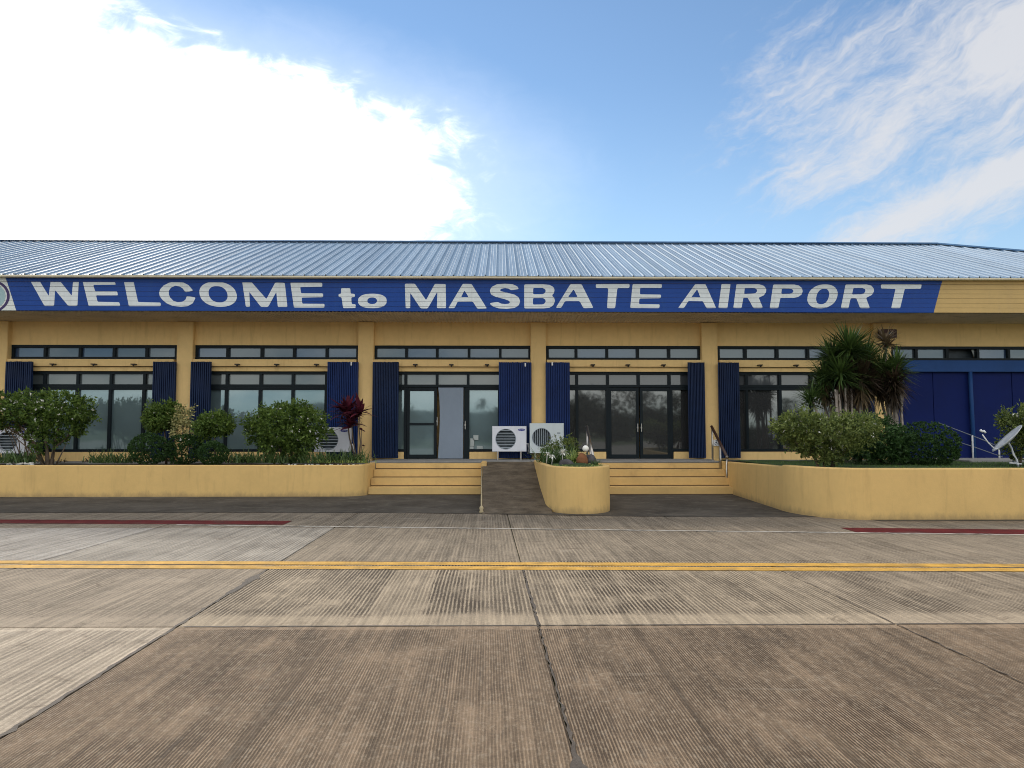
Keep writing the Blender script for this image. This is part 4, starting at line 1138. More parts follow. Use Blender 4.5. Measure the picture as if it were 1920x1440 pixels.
# ================================================================== AIR CONDITIONERS
def aircon(px0, py0, px1, py1, Y, label, body='ac_white', vertical=False, badge='oval', fan=(0.40, 0.52, 0.80), legs=True):
    a = U(px0, py1, Y); c = U(px1, py0, Y)
    x0, x1, z0, z1 = a.x, c.x, a.z, c.z
    w, h = x1 - x0, z1 - z0
    t = thing('air_conditioner', label, 'air conditioner', ((x0 + x1) / 2, Y, Z_PL), 'outdoor air conditioner units along the front')
    D = 0.34
    b = MB()
    r = h * fan[2] / 2
    cx, cz = x0 + w * fan[0], z0 + h * fan[1]
    fx0, fx1 = x0, max(cx + r + .02, x0 + w * 0.70)
    n = 40; vs = []; fs = []
    def onrect(th):
        dx_, dz_ = math.cos(th), math.sin(th)
        k = min([v for v in (((fx1 - cx) / dx_ if dx_ > 1e-9 else 1e9), ((fx0 - cx) / dx_ if dx_ < -1e-9 else 1e9), ((z1 - cz) / dz_ if dz_ > 1e-9 else 1e9), ((z0 - cz) / dz_ if dz_ < -1e-9 else 1e9))])
        return (cx + dx_ * k, cz + dz_ * k)
    angs = sorted([2 * math.pi * i / n for i in range(n)] + [math.atan2(zz - cz, xx - cx) % (2 * math.pi) for xx in (fx0, fx1) for zz in (z0, z1)])
    n = len(angs)
    for th in angs:
        ox, oz = onrect(th)
        vs += [(ox, Y, oz), (cx + r * math.cos(th), Y, cz + r * math.sin(th)), (cx + r * math.cos(th), Y + .12, cz + r * math.sin(th))]
    for i in range(n):
        k = 3 * i; q = 3 * ((i + 1) % n)
        fs += [(k, q, q + 1, k + 1), (k + 1, q + 1, q + 2, k + 2)]
    b.add(vs, fs, body)
    # casing behind and beside the fan front
    b.add([(x0, Y, z0), (x1, Y, z0), (x1, Y, z1), (x0, Y, z1), (x0, Y + D, z0), (x1, Y + D, z0), (x1, Y + D, z1), (x0, Y + D, z1), (fx1, Y, z0), (fx1, Y, z1)],
          [(8, 1, 2, 9), (0, 3, 7, 4), (1, 5, 6, 2), (3, 2, 6, 7), (0, 4, 5, 1), (4, 7, 6, 5)], body)
    b.build('casing', body, t)
    p = MB(); p.box(fx1 + .012, x1 - .012, Y - .006, Y + .0, z0 + .02, z1 - .02); p.build('side_panel', body, t, bevel=.004)
    g = MB(); m = 28
    vs = [(cx, Y + .11, cz)] + [(cx + r * math.cos(2 * math.pi * i / m), Y + .11, cz + r * math.sin(2 * math.pi * i / m)) for i in range(m)]
    g.add(vs, [(0, 1 + i, 1 + (i + 1) % m) for i in range(m)], 'ac_dark')
    for q in range(3):                                        # fan blades
        th = q * 2.094 + .4
        g.add([(cx + .04 * math.cos(th), Y + .09, cz + .04 * math.sin(th)), (cx + r * .9 * math.cos(th - .35), Y + .08, cz + r * .9 * math.sin(th - .35)),
               (cx + r * .93 * math.cos(th + .35), Y + .10, cz + r * .93 * math.sin(th + .35))], [(0, 1, 2)], 'ac_blade')
    g.build('fan', 'ac_dark', t)
    g = MB(); nbars = 7 if not vertical else 9
    for i in range(nbars):
        s = -1 + 2 * (i + .5) / nbars; hw = r * math.sqrt(1 - s * s)
        if vertical: g.tube([(cx + s * r, Y + .004, cz - hw), (cx + s * r, Y + .004, cz + hw)], .007, 5)
        else: g.tube([(cx - hw, Y + .004, cz + s * r), (cx + hw, Y + .004, cz + s * r)], .011, 5)
    m = 36
    ringp = [(cx + r * math.cos(2 * math.pi * i / m), Y + .002, cz + r * math.sin(2 * math.pi * i / m)) for i in range(m + 1)]
    g.tube(ringp, .010, 5, caps=False)
    g.build('grille', 'ac_bar', t)
    bx_, bz_ = fx1 + (x1 - fx1) * .5, z0 + h * .855
    bd = MB()
    if badge == 'oval':
        m = 24; ow, oh = (x1 - fx1) * .36, h * .048
        vs = [(bx_ + ow * math.cos(2 * math.pi * i / m), Y - .012 + yy, bz_ + oh * math.sin(2 * math.pi * i / m)) for yy in (0, .006) for i in range(m)]
        bd.add(vs, [tuple(range(m)), tuple(range(2 * m - 1, m - 1, -1))] + [(i, m + i, m + (i + 1) % m, (i + 1) % m) for i in range(m)])
        bo = bd.build('badge', 'badge_blue', t)
        cu = bpy.data.curves.new('txt', 'FONT'); cu.body = 'Carrier'; cu.size = oh * 1.35; cu.align_x = 'CENTER'; cu.align_y = 'CENTER'; cu.shear = 0.25
        tmp = bpy.data.objects.new('tmp', cu); COL.objects.link(tmp)
        me = bpy.data.meshes.new_from_object(tmp.evaluated_get(bpy.context.evaluated_depsgraph_get()))
        bpy.data.objects.remove(tmp)
        me.transform(Matrix.Translation((bx_, Y - .0145, bz_)) @ Matrix.Rotation(R(90), 4, 'X'))
        me.materials.clear(); me.materials.append(MATS['badge_white'])
        link_mesh('lettering', me, bo)
    else:
        bz2 = z0 + h * .67
        bd.box(bx_ - .045, bx_ + .045, Y - .010, Y - .005, bz2 - .012, bz2 + .012); bd.build('badge', 'badge_dark', t)
    pz = z0 + h * .30                            # insulated pipe run to the wall
    p = MB(); p.tube([(x1 - .02, Y + .22, pz), (x1 + .05, Y + .22, pz), (x1 + .07, Y + .26, pz - .08), (x1 + .07, Y + .30, z0 + .02), (x1 + .05, Y + .36, z0 - .06)], .022, 7)
    p.build('pipe', 'plastic_white', t, smooth=True)
    # stand
    for lx in (x0 + w * .16, x0 + w * .84):
        for yy in (Y + .05, Y + .28):
            if z0 - Z_PL > .03: box('leg', lx - .016, lx + .016, yy - .016, yy + .016, min(Z_PL - .06, z0 - .1), z0, 'steel', t)
    return t
aircon(923, 799, 987, 846.5, 21.25, 'white air conditioner with blue oval badge standing next to the taller unit', 'ac_white', False, 'oval', (0.395, 0.49, 0.80))
aircon(993.5, 793.5, 1057, 849.5, 21.25, 'taller grey white air conditioner with vertical grille bars before a yellow column', 'ac_grey_white', True, 'dark', (0.345, 0.52, 0.63))
aircon(589, 801, 655, 847.5, 21.0, 'white air conditioner half hidden by a round shrub, beside the purple leaved plant', 'ac_white', False, 'oval', (0.40, 0.49, 0.80))
aircon(-14, 803.5, 54.5, 850, 21.0, 'white air conditioner behind the bare branches of the spreading flowering shrub', 'ac_white', False, 'oval', (0.40, 0.49, 0.80))

# ================================================================== SMALL FITTINGS
# loudspeaker on the column
t = thing('loudspeaker', 'small brown box loudspeaker with a pale ring, high on the wall', 'loudspeaker', U(1664, 625, 21.5))
a = U(1654, 633, 21.4); c = U(1682, 617, 21.4)
b = MB(); b.box(a.x, c.x, 21.4, 21.66, a.z, c.z); b.build('cabinet', 'speaker_brown', t, bevel=.012)
ctr2 = U(1670.5, 625, 21.39)
b = MB(); b.tube([(ctr2.x + .072 * math.cos(2 * math.pi * i / 24), 21.392, ctr2.z + .072 * math.sin(2 * math.pi * i / 24)) for i in range(25)], .016, 6, caps=False); b.build('ring', 'speaker_ring', t, smooth=True)
b = MB(); b.tube([(ctr2.x, 21.394, ctr2.z), (ctr2.x, 21.41, ctr2.z)], .05, 16); b.build('cone', 'ac_dark', t)
b = MB(); b.box(a.x + .1, c.x - .1, 21.66, 21.95, a.z + .07, a.z + .12); b.build('bracket', 'bracket_dark', t)
# access notice on the column: white plate with a dark seated figure mark
pc = U(1344, 830, 21.72)
t = thing('notice_sign', 'small white access notice with dark symbol fixed low on the yellow column', 'sign', pc)
b = MB(); b.box(pc.x - .085, pc.x + .085, 21.745, 21.765, pc.z - .095, pc.z + .085); b.build('plate', 'plastic_white', t, bevel=.006)
b = MB()
b.tube([(pc.x - .01, 21.742, pc.z + .055), (pc.x - .01, 21.744, pc.z + .055)], .016, 10)
b.tube([(pc.x - .01, 21.742, pc.z + .03), (pc.x - .005, 21.742, pc.z - .01), (pc.x + .035, 21.742, pc.z - .012), (pc.x + .05, 21.742, pc.z - .05)], .009, 6)
b.tube([(pc.x - .008 + .042 * math.cos(R(60 + 25 * i)), 21.742, pc.z - .025 + .042 * math.sin(R(60 + 25 * i))) for i in range(11)], .007, 6)
b.build('symbol', 'badge_dark', t)
# flush access panel on the column by the purple plant
a = U(675, 831, YC - .004); c = U(686.5, 813, YC - .004)
b = MB(); b.box(a.x, c.x, YC - .012, YC + .01, a.z, c.z); b.build('column_hatch', 'yellow_wall', bld, bevel=.003)
# papers leaning inside the entrance glass
t = thing('paper_stack', 'pale papers and boxes stuck low on the glass right of the grey door', 'papers', U(890, 835, 22.04))
for (p0, q0, p1, q1) in ((881.5, 822, 889, 836), (887.5, 816, 897, 825), (894, 836, 905, 845), (881.5, 837, 888, 843)):
    a = U(p0, q1, 22.05); c = U(p1, q0, 22.05)
    b = MB(); b.box(a.x, c.x, 22.030, 22.042, a.z, c.z); b.build('sheet', 'paper_white', t)

# satellite dish
Yd = 15.2
foot = G(1906, 871, 0.84); foot = U(1906, 869, Yd)
t = thing('satellite_dish', 'grey oval satellite dish tilted on a bent stand beside the flowering shrub', 'satellite dish', foot)
cd = U(1888, 822, Yd)
axis = Vector((-0.63, 0.25, 0.67)).normalized()
a1 = axis.cross(Vector((0, 1, 0))).normalized(); a2 = axis.cross(a1)
if a1.z < 0: a1 = -a1
b = MB(); nr, nt = 6, 30; rad = 0.375; vs = []; fs = []
for back in (0, 1):
    for i in range(nr + 1):
        rr = rad * i / nr
        for j in range(nt):
            th = 2 * math.pi * j / nt
            vs.append(cd + a1 * rr * math.cos(th) + a2 * rr * .9 * math.sin(th) + axis * (0.30 * (rr / rad) ** 2 * rad * .6 - 0.06 - back * .012))
off = (nr + 1) * nt
for i in range(nr):
    for j in range(nt):
        q = (i * nt + j, i * nt + (j + 1) % nt, (i + 1) * nt + (j + 1) % nt, (i + 1) * nt + j)
        fs += [q, tuple(off + k for k in q[::-1])]
for j in range(nt): fs.append((nr * nt + j, nr * nt + (j + 1) % nt, off + nr * nt + (j + 1) % nt, off + nr * nt + j))
b.add(vs, fs); b.build('reflector', 'dish_grey', t, smooth=True)
b = MB(); b.tube([U(1874, 841, Yd), U(1868, 842, Yd), U(1863, 840, Yd), U(1852, 829, Yd), U(1842, 815, Yd - .05)], .013, 6); b.build('feed_arm', 'plastic_white', t, smooth=True)
for px, py in ((1840, 808), (1845.5, 809.5)):
    p = U(px, py, Yd - .05); b = MB(); b.tube([p + Vector((-.02, 0, .02)), p + Vector((.025, 0, -.02))], [.026, .020], 8); b.build('feed_horn', 'plastic_white', t, smooth=True)
b = MB(); b.tube([U(1888, 826, Yd + .12), U(1896, 840, Yd + .15), U(1901, 853, Yd + .1), U(1906, 862, Yd), (foot.x + .03, Yd, .82)], .022, 8)
b.tube([U(1893, 868, Yd - .15), U(1915, 870, Yd - .1)], .018, 6); b.tube([U(1900, 865, Yd + .25), U(1909, 871, Yd - .25)], .018, 6)
b.build('stand', 'dish_grey', t, smooth=True)

# ================================================================== PLANTS
def shrub(name, label, cat, blobs_px, Y, n, leaf, mat, flowers=0, stems=(), depth=0.9, seed=0, base_z=.7, lump=.13, group=None, fl_size=.05, aspect=.5):
    """blobs_px: (px, py, rx_px, ry_px[, dY]) ellipsoids seen in the photograph at depth Y"""
    blobs = []
    for bb in blobs_px:
        px, py, rx, ry = bb[:4]; dY = bb[4] if len(bb) > 4 else 0
        c = U(px, py, Y + dY); s = (Y + dY) / F_PX
        blobs.append((c.x, c.y, c.z, rx * s, min(rx * s, 1.0) * depth, ry * s))
    cx = sum(q[0] for q in blobs) / len(blobs)
    t = thing(name, label, cat, (cx, Y, base_z), group)
    p, d = blob_points(blobs, n, seed=seed, lump=lump, loose=1.0 if lump > .1 else .25, sprig=.11 if lump > .1 else .012)
    keep = p[:, 2] > base_z - .02
    p, d = p[keep], d[keep]
    tint = np.clip(rng.beta(1.6, 2.2, len(p)) + 0.10 * np.sin(7 * p[:, 0] + seed) * np.sin(9 * p[:, 2] + 2), 0, 1)
    leaf_cloud('foliage', p, d, leaf, leaf * aspect, mat, t, tint=tint)
    if flowers:
        p, d = blob_points(blobs, flowers * 3, seed=seed + 5, lump=lump)
        m = (d[:, 1] < 0.25) & (d[:, 2] > -0.35); p, d = p[m][:flowers], d[m][:flowers]
        p = p + d * .02
        q = np.repeat(p, 4, axis=0) + rng.normal(0, .012, (len(p) * 4, 3)); dd = np.repeat(d, 4, axis=0) + np.array([0, -.5, .3])
        leaf_cloud('flowers', q, dd, fl_size, fl_size * .8, 'flower_white', t, kind='stuff')
    if stems:
        b = MB()
        for st in stems:
            pts = [U(px, py, Y + (rnd.uniform(-.1, .1))) for px, py in st[0]]
            pts[0].z = base_z - .05
            r0 = st[1]; b.tube(pts, [r0 * (1 - .62 * i / (len(pts) - 1)) for i in range(len(pts))], 7)
        b.build('trunk', st[2] if len(st) > 2 else 'bark', t, smooth=True)
    return t
Yp = 19.55
# spreading flowering shrub at the far left
shrub('flowering_shrub', 'spreading white flowered shrub with bare lower branches at the far end of the long planter', 'shrub',
      [(105, 775, 58, 30), (60, 768, 45, 24), (20, 772, 45, 24), (-30, 775, 45, 28), (135, 766, 30, 20), (110, 800, 40, 24), (82, 818, 24, 26), (150, 778, 14, 10)], Yp, 11000, .085, 'leaf_mid', 75,
      [([(90, 866), (88, 845), (84, 815)], .06), ([(96, 866), (101, 840), (110, 800)], .05), ([(84, 866), (70, 838), (45, 805), (22, 785)], .035), ([(82, 862), (60, 830), (30, 812), (10, 800)], .028),
       ([(90, 866), (104, 838), (124, 822), (138, 800)], .03), ([(86, 860), (50, 838), (22, 815)], .022), ([(60, 830), (38, 800)], .02), ([(48, 826), (20, 806), (12, 790)], .016), ([(104, 850), (118, 845), (128, 825)], .02)], seed=1)
shrub('twiggy_shrub', 'thin greyish twiggy growth under the crown of the spreading shrub', 'shrub', [(25, 793, 36, 16), (45, 808, 20, 10)], Yp + .1, 700, .06, 'leaf_spike_dry', 0,
      [([(40, 868), (36, 830), (20, 790)], .016), ([(44, 868), (48, 830), (52, 795)], .016), ([(38, 860), (20, 820), (5, 795)], .012), ([(46, 850), (60, 815), (62, 790)], .012)], seed=2)
shrub('topiary_shrub', 'loose light green topiary top above the clipped balls by the first column', 'shrub', [(307, 781, 25, 19), (318, 771, 12, 9), (292, 792, 15, 15)], Yp + .5, 4600, .075, 'leaf_mid', 6,
      [([(312, 868), (310, 830), (308, 800)], .035)], seed=3)
shrub('variegated_shrub', 'thin cream and yellow variegated shrub against the yellow column', 'shrub', [(344, 783, 11, 18), (342, 812, 12, 22), (336, 800, 9, 24)], Yp + .15, 1100, .075, 'leaf_variegated', 0,
      [([(340, 868), (341, 830), (343, 790)], .02)], seed=4)
shrub('topiary_ball', 'dark clipped ball furthest from the steps among the topiary', 'topiary', [(281, 842, 38, 31)], Yp - .45, 9500, .034, 'leaf_dark', 0, (), 1.0, 5, lump=.05, aspect=.75)
shrub('topiary_ball', 'dark clipped ball in the middle, below the variegated shrub', 'topiary', [(346, 843, 34, 30)], Yp - .2, 9000, .034, 'leaf_dark', 3, (), 1.0, 6, lump=.05, aspect=.75)
shrub('topiary_ball', 'small dark clipped ball hanging over the planter edge', 'topiary', [(399, 850, 28, 24)], Yp - .85, 7500, .032, 'leaf_dark', 0, (), 1.0, 7, lump=.05, aspect=.75)
shrub('topiary_shrub', 'small tree shaped green bush standing over the smallest clipped ball', 'shrub', [(402, 796, 24, 17), (424, 797, 9, 10), (382, 806, 12, 14)], Yp - .2, 4600, .075, 'leaf_mid', 10,
      [([(404, 868), (403, 840), (402, 812)], .03)], seed=8)
shrub('round_shrub', 'large round green shrub with tiny white flowers covering part of an air conditioner', 'shrub',
      [(535, 800, 58, 35), (500, 808, 32, 34), (570, 800, 40, 32), (540, 828, 48, 28), (545, 780, 40, 18)], Yp - .1, 13000, .075, 'leaf_mid', 42,
      [([(530, 868), (528, 850), (520, 825)], .04), ([(545, 868), (548, 845), (560, 820)], .035), ([(516, 868), (510, 845), (495, 825)], .03)], seed=9)
# strappy border plants and bare soil pieces along the planter (ground cover)
def strap_bed(name, spots, mat, n_each, length, emin=.55):
    roots, dirs = [], []
    for (px, py, Y, spread) in spots:
        c = U(px, py, Y)
        for _ in range(n_each):
            a = rnd.uniform(0, 6.28); e = rnd.uniform(emin, 1.42)
            roots.append((c.x + rnd.gauss(0, spread), c.y + rnd.gauss(0, .12), c.z)); dirs.append((math.cos(a) * math.cos(e), math.sin(a) * math.cos(e), math.sin(e)))
    n = len(roots)
    return ribbons(name, roots, dirs, length * rng.uniform(.6, 1.15, n), .022 * rng.uniform(.7, 1.3, n), rng.uniform(.25, .75, n), mat, None, 4, None, 'stuff')
sp1 = [(x, 868, 19.0 + rnd.uniform(-.3, .4), .12) for x in list(range(432, 690, 13)) + list(range(180, 250, 14)) + list(range(-60, 70, 13))]
strap_bed('border_plants', sp1, 'leaf_strap', 44, .56, .85)
sp2 = [(x, 867, 19.4 + rnd.uniform(-.2, .4), .08) for x in list(range(420, 480, 11)) + [252, 330, 352, 120, 160, 655, 672]]
strap_bed('border_plants', sp2, 'leaf_spike_dry', 18, .22)
sp3 = [(x, 868, 18.75, .1) for x in range(590, 690, 12)]
strap_bed('border_plants', sp3, 'leaf_lime', 14, .17)
b = MB()
for i in range(46):
    p = U(rnd.uniform(14, 62), rnd.uniform(866, 869), rnd.uniform(18.6, 18.95)); b.sphere((p.x, p.y, .735 + rnd.uniform(0, .04)), (rnd.uniform(.02, .05), .03, rnd.uniform(.015, .03)), 7, 5, seed=i)
for i in range(26):
    p = U(rnd.uniform(540, 680), 868, rnd.uniform(18.55, 18.9)); b.sphere((p.x, p.y, .735), (rnd.uniform(.02, .035), .03, .02), 7, 5, seed=i)
o = b.build('pebbles', 'pebble'); o['kind'] = 'stuff'

# purple cordyline: canes with rosettes of broad red-purple leaves
t = thing('purple_cordyline', 'tall purple leaved plant with slender canes beside the yellow column', 'plant', U(672, 866, 20.3))
def cane(pts, r, Y, mat, parent, nm='stem'):
    b = MB(); P = [U(px, py, Y) for px, py in pts]; b.tube(P, [r * (1 - .4 * i / (len(P) - 1)) for i in range(len(P))], 7); b.build(nm, mat, parent, smooth=True); return P[-1]
tops = []
tops.append((cane([(672, 868), (676, 830), (673, 800), (675, 768)], .022, 20.3, 'bark', t), .58, 34))
tops.append((cane([(668, 868), (655, 820), (652, 790), (650, 768)], .022, 20.5, 'bark', t), .62, 95))
tops.append((cane([(670, 868), (662, 825), (660, 800), (658, 788)], .02, 20.4, 'bark', t), .50, 60))
tops.append((cane([(674, 868), (678, 840), (678, 806)], .012, 20.2, 'bark', t), .14, 8))
tops.append((cane([(674, 868), (680, 850), (681, 836)], .010, 20.2, 'bark', t), .11, 7))
for (p, L, n) in tops:
    roots, dirs = [], []
    for i in range(n):
        a = rnd.uniform(0, 6.28); e = rnd.uniform(-.1, 1.45) if L > .2 else rnd.uniform(-.2, .8)
        roots.append(p + Vector((0, 0, rnd.uniform(-.18, .02) if L > .2 else 0))); dirs.append((math.cos(a) * math.cos(e), math.sin(a) * math.cos(e), math.sin(e)))
    ribbons('leaf_rosette', roots, dirs, L * rng.uniform(.7, 1.1, n), (.105 if L > .2 else .06) * rng.uniform(.8, 1.2, n), rng.uniform(.1, .4, n), 'leaf_purple', t)

# dracaena clump: many pale canes, spiky crowns
Ys = 17.6
t = thing('dracaena_clump', 'tall clump of spiky dracaena palms with pale canes and dry skirts on the lawn', 'palm', U(1610, 850, Ys))
crowns = [  # px,py of crown centre, radius px, leaves, droop, mat, base px, dY
    (1592, 655, 50, 230, .22, 'leaf_spike', 1588, 0.0), (1560, 668, 42, 130, .3, 'leaf_spike', 1582, .2), (1622, 672, 44, 150, .3, 'leaf_spike', 1606, .2),
    (1575, 700, 48, 180, .5, 'leaf_spike', 1577, -.2), (1614, 706, 48, 180, .45, 'leaf_spike', 1612, -.1), (1545, 705, 40, 130, .45, 'leaf_spike', 1570, .1),
    (1660, 640, 30, 60, .2, 'leaf_spike_dry', 1668, .5), (1655, 695, 42, 150, .5, 'leaf_spike', 1672, .2), (1680, 690, 38, 130, .4, 'leaf_spike', 1682, .1),
    (1645, 722, 44, 150, .7, 'leaf_spike', 1674, .3), (1520, 745, 32, 70, .1, 'leaf_spike', 1560, -.3), (1538, 730, 38, 90, .4, 'leaf_spike', 1566, .2), (1676, 715, 40, 120, .7, 'leaf_spike', 1684, -.2), (1600, 728, 44, 110, .7, 'leaf_spike', 1600, .3)]
for (px, py, rp, n, dr, mt, bpx, dY) in crowns:
    Y = Ys + dY; c = U(px, py, Y); L = rp * Y / F_PX * 1.22; n = int(n * 2.1)
    base = U(bpx, 850, Y); base.z = .80
    mid = base.lerp(c, .55) + Vector(((base.x - c.x) * .15, 0, 0))
    b = MB(); b.tube([base, base.lerp(mid, .5) + Vector((.02, 0, 0)), mid, c], [.042, .036, .032, .028], 7); b.build('cane', 'bark_pale', t, smooth=True)
    roots, dirs = [], []
    for i in range(n):
        a = rnd.uniform(0, 6.28); e = math.asin(rnd.uniform(-.35, 1.0))
        roots.append(c + Vector((0, 0, rnd.uniform(-.20, .06)))); dirs.append((math.cos(a) * math.cos(e), math.sin(a) * math.cos(e), math.sin(e)))
    ribbons('crown', roots, dirs, L * rng.uniform(.75, 1.12, n), .040 * rng.uniform(.7, 1.3, n), dr * .55 * rng.uniform(.3, 1.1, n), 'leaf_dead' if py > 704 and px > 1555 else mt, t)
    if rp > 35 and py < 720:                                   # skirt of dry hanging leaves
        k = int(n * .4); roots, dirs = [], []
        for i in range(k):
            a = rnd.uniform(0, 6.28); e = rnd.uniform(-1.3, -.3)
            roots.append(c + Vector((0, 0, rnd.uniform(-.45, -.1)))); dirs.append((math.cos(a) * math.cos(e), math.sin(a) * math.cos(e), math.sin(e)))
        ribbons('dry_skirt', roots, dirs, L * rng.uniform(.4, .75, k), .034 * rng.uniform(.7, 1.3, k), rng.uniform(.2, .6, k), 'leaf_dead' if rnd.random() < .6 else 'leaf_spike_dry', t)
for i in range(12):                                # further bare canes low in the clump
    px = rnd.choice([1572, 1580, 1588, 1596, 1604, 1612, 1672, 1678, 1684, 1690]) + rnd.uniform(-3, 3)
    Y = Ys - rnd.uniform(.1, .5); b = MB()
    p = U(px, 850, Y); q = U(px + rnd.uniform(-9, 4), rnd.uniform(722, 750), Y); p.z = .8
    b.tube([p, p.lerp(q, .5) + Vector((rnd.uniform(-.04, .04), 0, 0)), q], [.030, .026, .022], 6); b.build('cane', 'bark_pale', t, smooth=True)

shrub('flowering_shrub', 'pale green flowering bush on bare stems at the lawn edge in front of the dracaenas', 'shrub',
      [(1545, 810, 62, 24), (1500, 805, 40, 24), (1595, 812, 40, 26), (1475, 800, 22, 16), (1540, 832, 50, 22), (1620, 808, 24, 22), (1555, 848, 30, 16)], 14.7, 13000, .060, 'leaf_olive', 70,
      [([(1535, 874), (1530, 858), (1515, 838)], .028), ([(1545, 874), (1546, 850), (1550, 830)], .03), ([(1555, 874), (1565, 852), (1585, 830)], .026), ([(1540, 874), (1522, 852), (1490, 828)], .02), ([(1552, 874), (1580, 850), (1605, 828)], .02)], seed=12, base_z=.8, fl_size=.026)
shrub('dark_bush', 'dark leafy bush between the pale flowering bush and the clipped dome', 'shrub', [(1640, 822, 44, 34), (1665, 840, 30, 24), (1620, 835, 30, 26)], 16.2, 6500, .07, 'leaf_dark', 0, (), .9, 13, .8)
shrub('clipped_dome', 'broad dark clipped dome bush in front of the navy boarded wall', 'topiary', [(1731, 832, 66, 44), (1731, 845, 66, 32)], 16.4, 20000, .036, 'leaf_dark', 0, (), .9, 14, .8, .05, aspect=.75)
shrub('edge_shrub', 'flowering shrub behind the satellite dish at the edge of the view', 'shrub', [(1915, 790, 34, 20), (1922, 820, 34, 30), (1905, 838, 20, 18), (1960, 800, 50, 34)], 15.7, 6500, .065, 'leaf_olive', 26,
      [([(1912, 874), (1915, 850), (1918, 820)], .03), ([(1920, 874), (1935, 850), (1950, 820)], .03)], seed=15, base_z=.8)
# lawn blades
N = 9000
rt = np.column_stack([rng.uniform(5.7, 14.5, N), 13.45 + 4.6 * rng.random(N) ** 1.5, np.full(N, .80)])
rt = rt[(rt[:, 0] - 5.5) * 1.3 + rt[:, 1] > 15.2]
dd = np.column_stack([rng.normal(0, .45, len(rt)), rng.normal(0, .45, len(rt)), np.ones(len(rt))])
ribbons('lawn_grass', rt, dd, rng.uniform(.05, .10, len(rt)), .010, .2, 'leaf_lawn', None, 2, None, 'stuff')

# ------------------------------------------------ planting in the rounded planter
Yc = 16.6
zc0 = .86
def clump(name, label, px, py, Y, n, L, W, mat, spread=.06, dr=(.2, .7), elo=.5):
    c = U(px, py, Y); c.z = zc0
    t = thing(name, label, 'plant', c)
    roots, dirs = [], []
    for i in range(n):
        a = rnd.uniform(0, 6.28); e = rnd.uniform(elo, 1.45)
        roots.append(c + Vector((rnd.gauss(0, spread), rnd.gauss(0, spread), 0))); dirs.append((math.cos(a) * math.cos(e), math.sin(a) * math.cos(e), math.sin(e)))
    ribbons('leaves', roots, dirs, L * rng.uniform(.6, 1.1, n), W * rng.uniform(.7, 1.3, n), rng.uniform(*dr, n), mat, t)
    return t, c
clump('strap_plant', 'lime striped strap leaved plant beside the brown stone', 1078, 868, 16.2, 90, .46, .024, 'leaf_lime')
clump('strap_plant', 'dark arching grassy plant at the back of the rounded planter', 1043, 868, 17.0, 260, .62, .020, 'leaf_strap', .20)
clump('strap_plant', 'olive grassy tuft standing behind the white lily', 1064, 868, 16.8, 180, .55, .02, 'leaf_spike', .16)
clump('strap_plant', 'small green tuft at the corner of the rounded planter by the steps', 1117, 872, 15.6, 22, .22, .014, 'leaf_strap', .05)
shrub('low_bush', 'small dark bushy plant in the middle of the rounded planter', 'plant', [(1052, 840, 22, 13), (1036, 850, 16, 10), (1068, 838, 13, 11)], 18.0, 2600, .045, 'leaf_olive', 0, (), .8, 21, .82)
def lily(label, px, py, Y, r, n, dr=.35):
    c = U(px, py, Y); t = thing('white_lily', label, 'flower', (c.x, c.y, zc0))
    b = MB(); b.tube([(c.x - .02, c.y + .02, zc0 - .04), (c.x - .005, c.y, (zc0 + c.z) / 2), c], .010, 6); b.build('stem', 'leaf_lime' if False else 'pebble', t, smooth=True)
    roots, dirs = [], []
    for i in range(n):
        a = rnd.uniform(0, 6.28); e = rnd.uniform(-.3, 1.2)
        roots.append(c); dirs.append((math.cos(a) * math.cos(e), math.sin(a) * math.cos(e), math.sin(e)))
    ribbons('petals', roots, dirs, r * rng.uniform(.7, 1.1, n), .026, dr * rng.uniform(.5, 1.3, n), 'flower_white', t)
lily('large white spidery lily on a pale stalk in front of the dark bush', 1055, 849, 15.9, .16, 44)
lily('drooping white flower by the ramp side of the rounded planter', 1026, 851, 16.4, .12, 28, .5)
lily('low white flower cluster just above the moss in the rounded planter', 1036, 856, 16.0, .10, 24, .6)
b = MB(); c = U(1091, 857, 16.0); b.sphere((c.x, c.y, .93), (.125, .12, .15), 18, 12, wob=.10, seed=3)
props(b.build('brown_stone', 'stone_brown', None, smooth=True), 'reddish brown upright stone under the white globe', 'stone')
b = MB(); c = U(1107, 859, 16.1); b.sphere((c.x, c.y, .92), (.13, .12, .14), 18, 12, wob=.12, seed=8)
props(b.build('grey_stone', 'stone_grey', None, smooth=True), 'dark mossy stone touching the reddish brown one', 'stone')
b = MB(); c = U(1062, 865, 15.6); b.sphere((c.x, c.y, .87), (.16, .12, .10), 18, 12, wob=.12, seed=12)
props(b.build('grey_stone', 'stone_grey', None, smooth=True), 'low grey stone at the foot of the white lily', 'stone')
c = U(1098, 841, 15.95)
b = MB(); b.sphere(c, .068, 18, 12)
t = props(b.build('globe_ornament', 'globe_white', None, smooth=True), 'white globe resting on the reddish brown stone', 'ornament')
n = 700
ang = rng.uniform(0, 6.28, n); rr_ = np.sqrt(rng.random(n))
rt = np.column_stack([(fl + xb) / 2 + rr_ * np.cos(ang) * .55, 15.4 + rr_ * np.sin(ang) * .85, np.full(n, .845)])
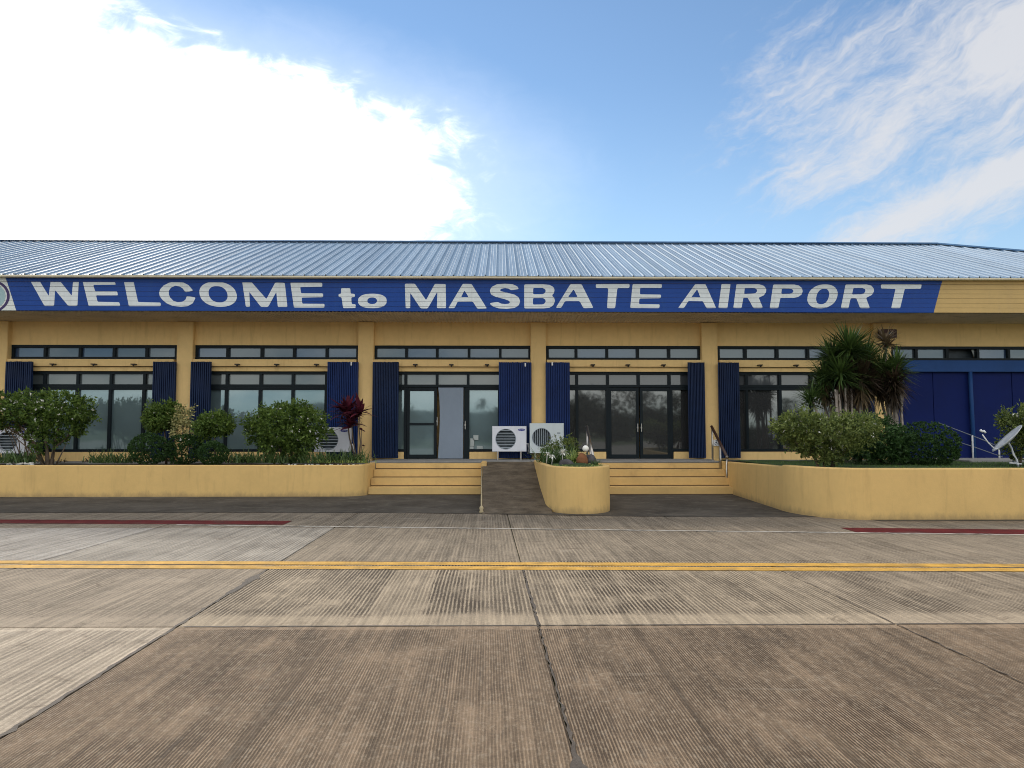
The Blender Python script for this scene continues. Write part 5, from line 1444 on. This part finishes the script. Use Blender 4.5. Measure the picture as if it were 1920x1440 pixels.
dd = np.column_stack([rng.normal(0, .6, n), rng.normal(0, .6, n), np.ones(n)])
ribbons('moss', rt, dd, rng.uniform(.03, .06, n), .012, .2, 'leaf_lime', None, 2, None, 'stuff')

# ================================================================== AIRFIELD BEHIND THE CAMERA (seen in the glass)
b = MB(); n = 60; vs = []; fs = []
for i in range(n + 1):
    x = -2200 + 4400 * i / n
    h = 34 + 26 * math.exp(-((x + 620) / 420) ** 2) + 9 * math.sin(x * .004 + 1) + 5 * math.sin(x * .013) + 14 * math.exp(-((x + 150) / 120) ** 2)
    vs += [(x, -1150, -5), (x, -1300, h * .7), (x, -1500, h)]
    vs += [(x, -2000, -5)]
for i in range(n):
    for k in range(3):
        a = 4 * i + k; fs.append((a, a + 4, a + 5, a + 1))
b.add(vs, fs); b.build('hills', 'hill_green', None, smooth=True)['kind'] = 'structure'
bl = []
g = random.Random(5)
for i in range(26):
    x = -75 + 6.2 * i + g.uniform(-2, 2); h = g.uniform(2.0, 4.6) + (2.2 if 14 < i < 19 else 0)
    bl.append((x, -118 + g.uniform(-6, 6), h * .75, g.uniform(2.6, 4.8), 2.5, h * .8))
p, d = blob_points(bl, 14000, .3, .2, 40)
leaf_cloud('treeline', p, d, .9, .55, 'leaf_far', None, kind='stuff')
p, d = blob_points([(17.0, -112, 4.6, 2.6, 2.4, 3.0), (15.0, -112, 3.2, 2.0, 2.0, 2.6), (31, -112, 3.2, 3.2, 2, 2.2), (24, -112, 2.4, 2.6, 2, 2.0)], 5000, .3, .2, 41)
leaf_cloud('treeline', p, d, .8, .5, 'leaf_far', None, kind='stuff')
for (x, h) in ((20.6, 7.2), (-4.5, 7.6), (-1.5, 6.2), (28.5, 6.4)):
    n = 46; a = rng.uniform(0, 6.28, n); e = rng.uniform(-.3, 1.2, n)
    dd = np.column_stack([np.cos(a) * np.cos(e), np.sin(a) * np.cos(e), np.sin(e)])
    ribbons('treeline', np.tile([x, -110, h], (n, 1)), dd, rng.uniform(1.7, 2.6, n), .34, rng.uniform(.3, .8, n), 'leaf_far', None, kind='stuff')
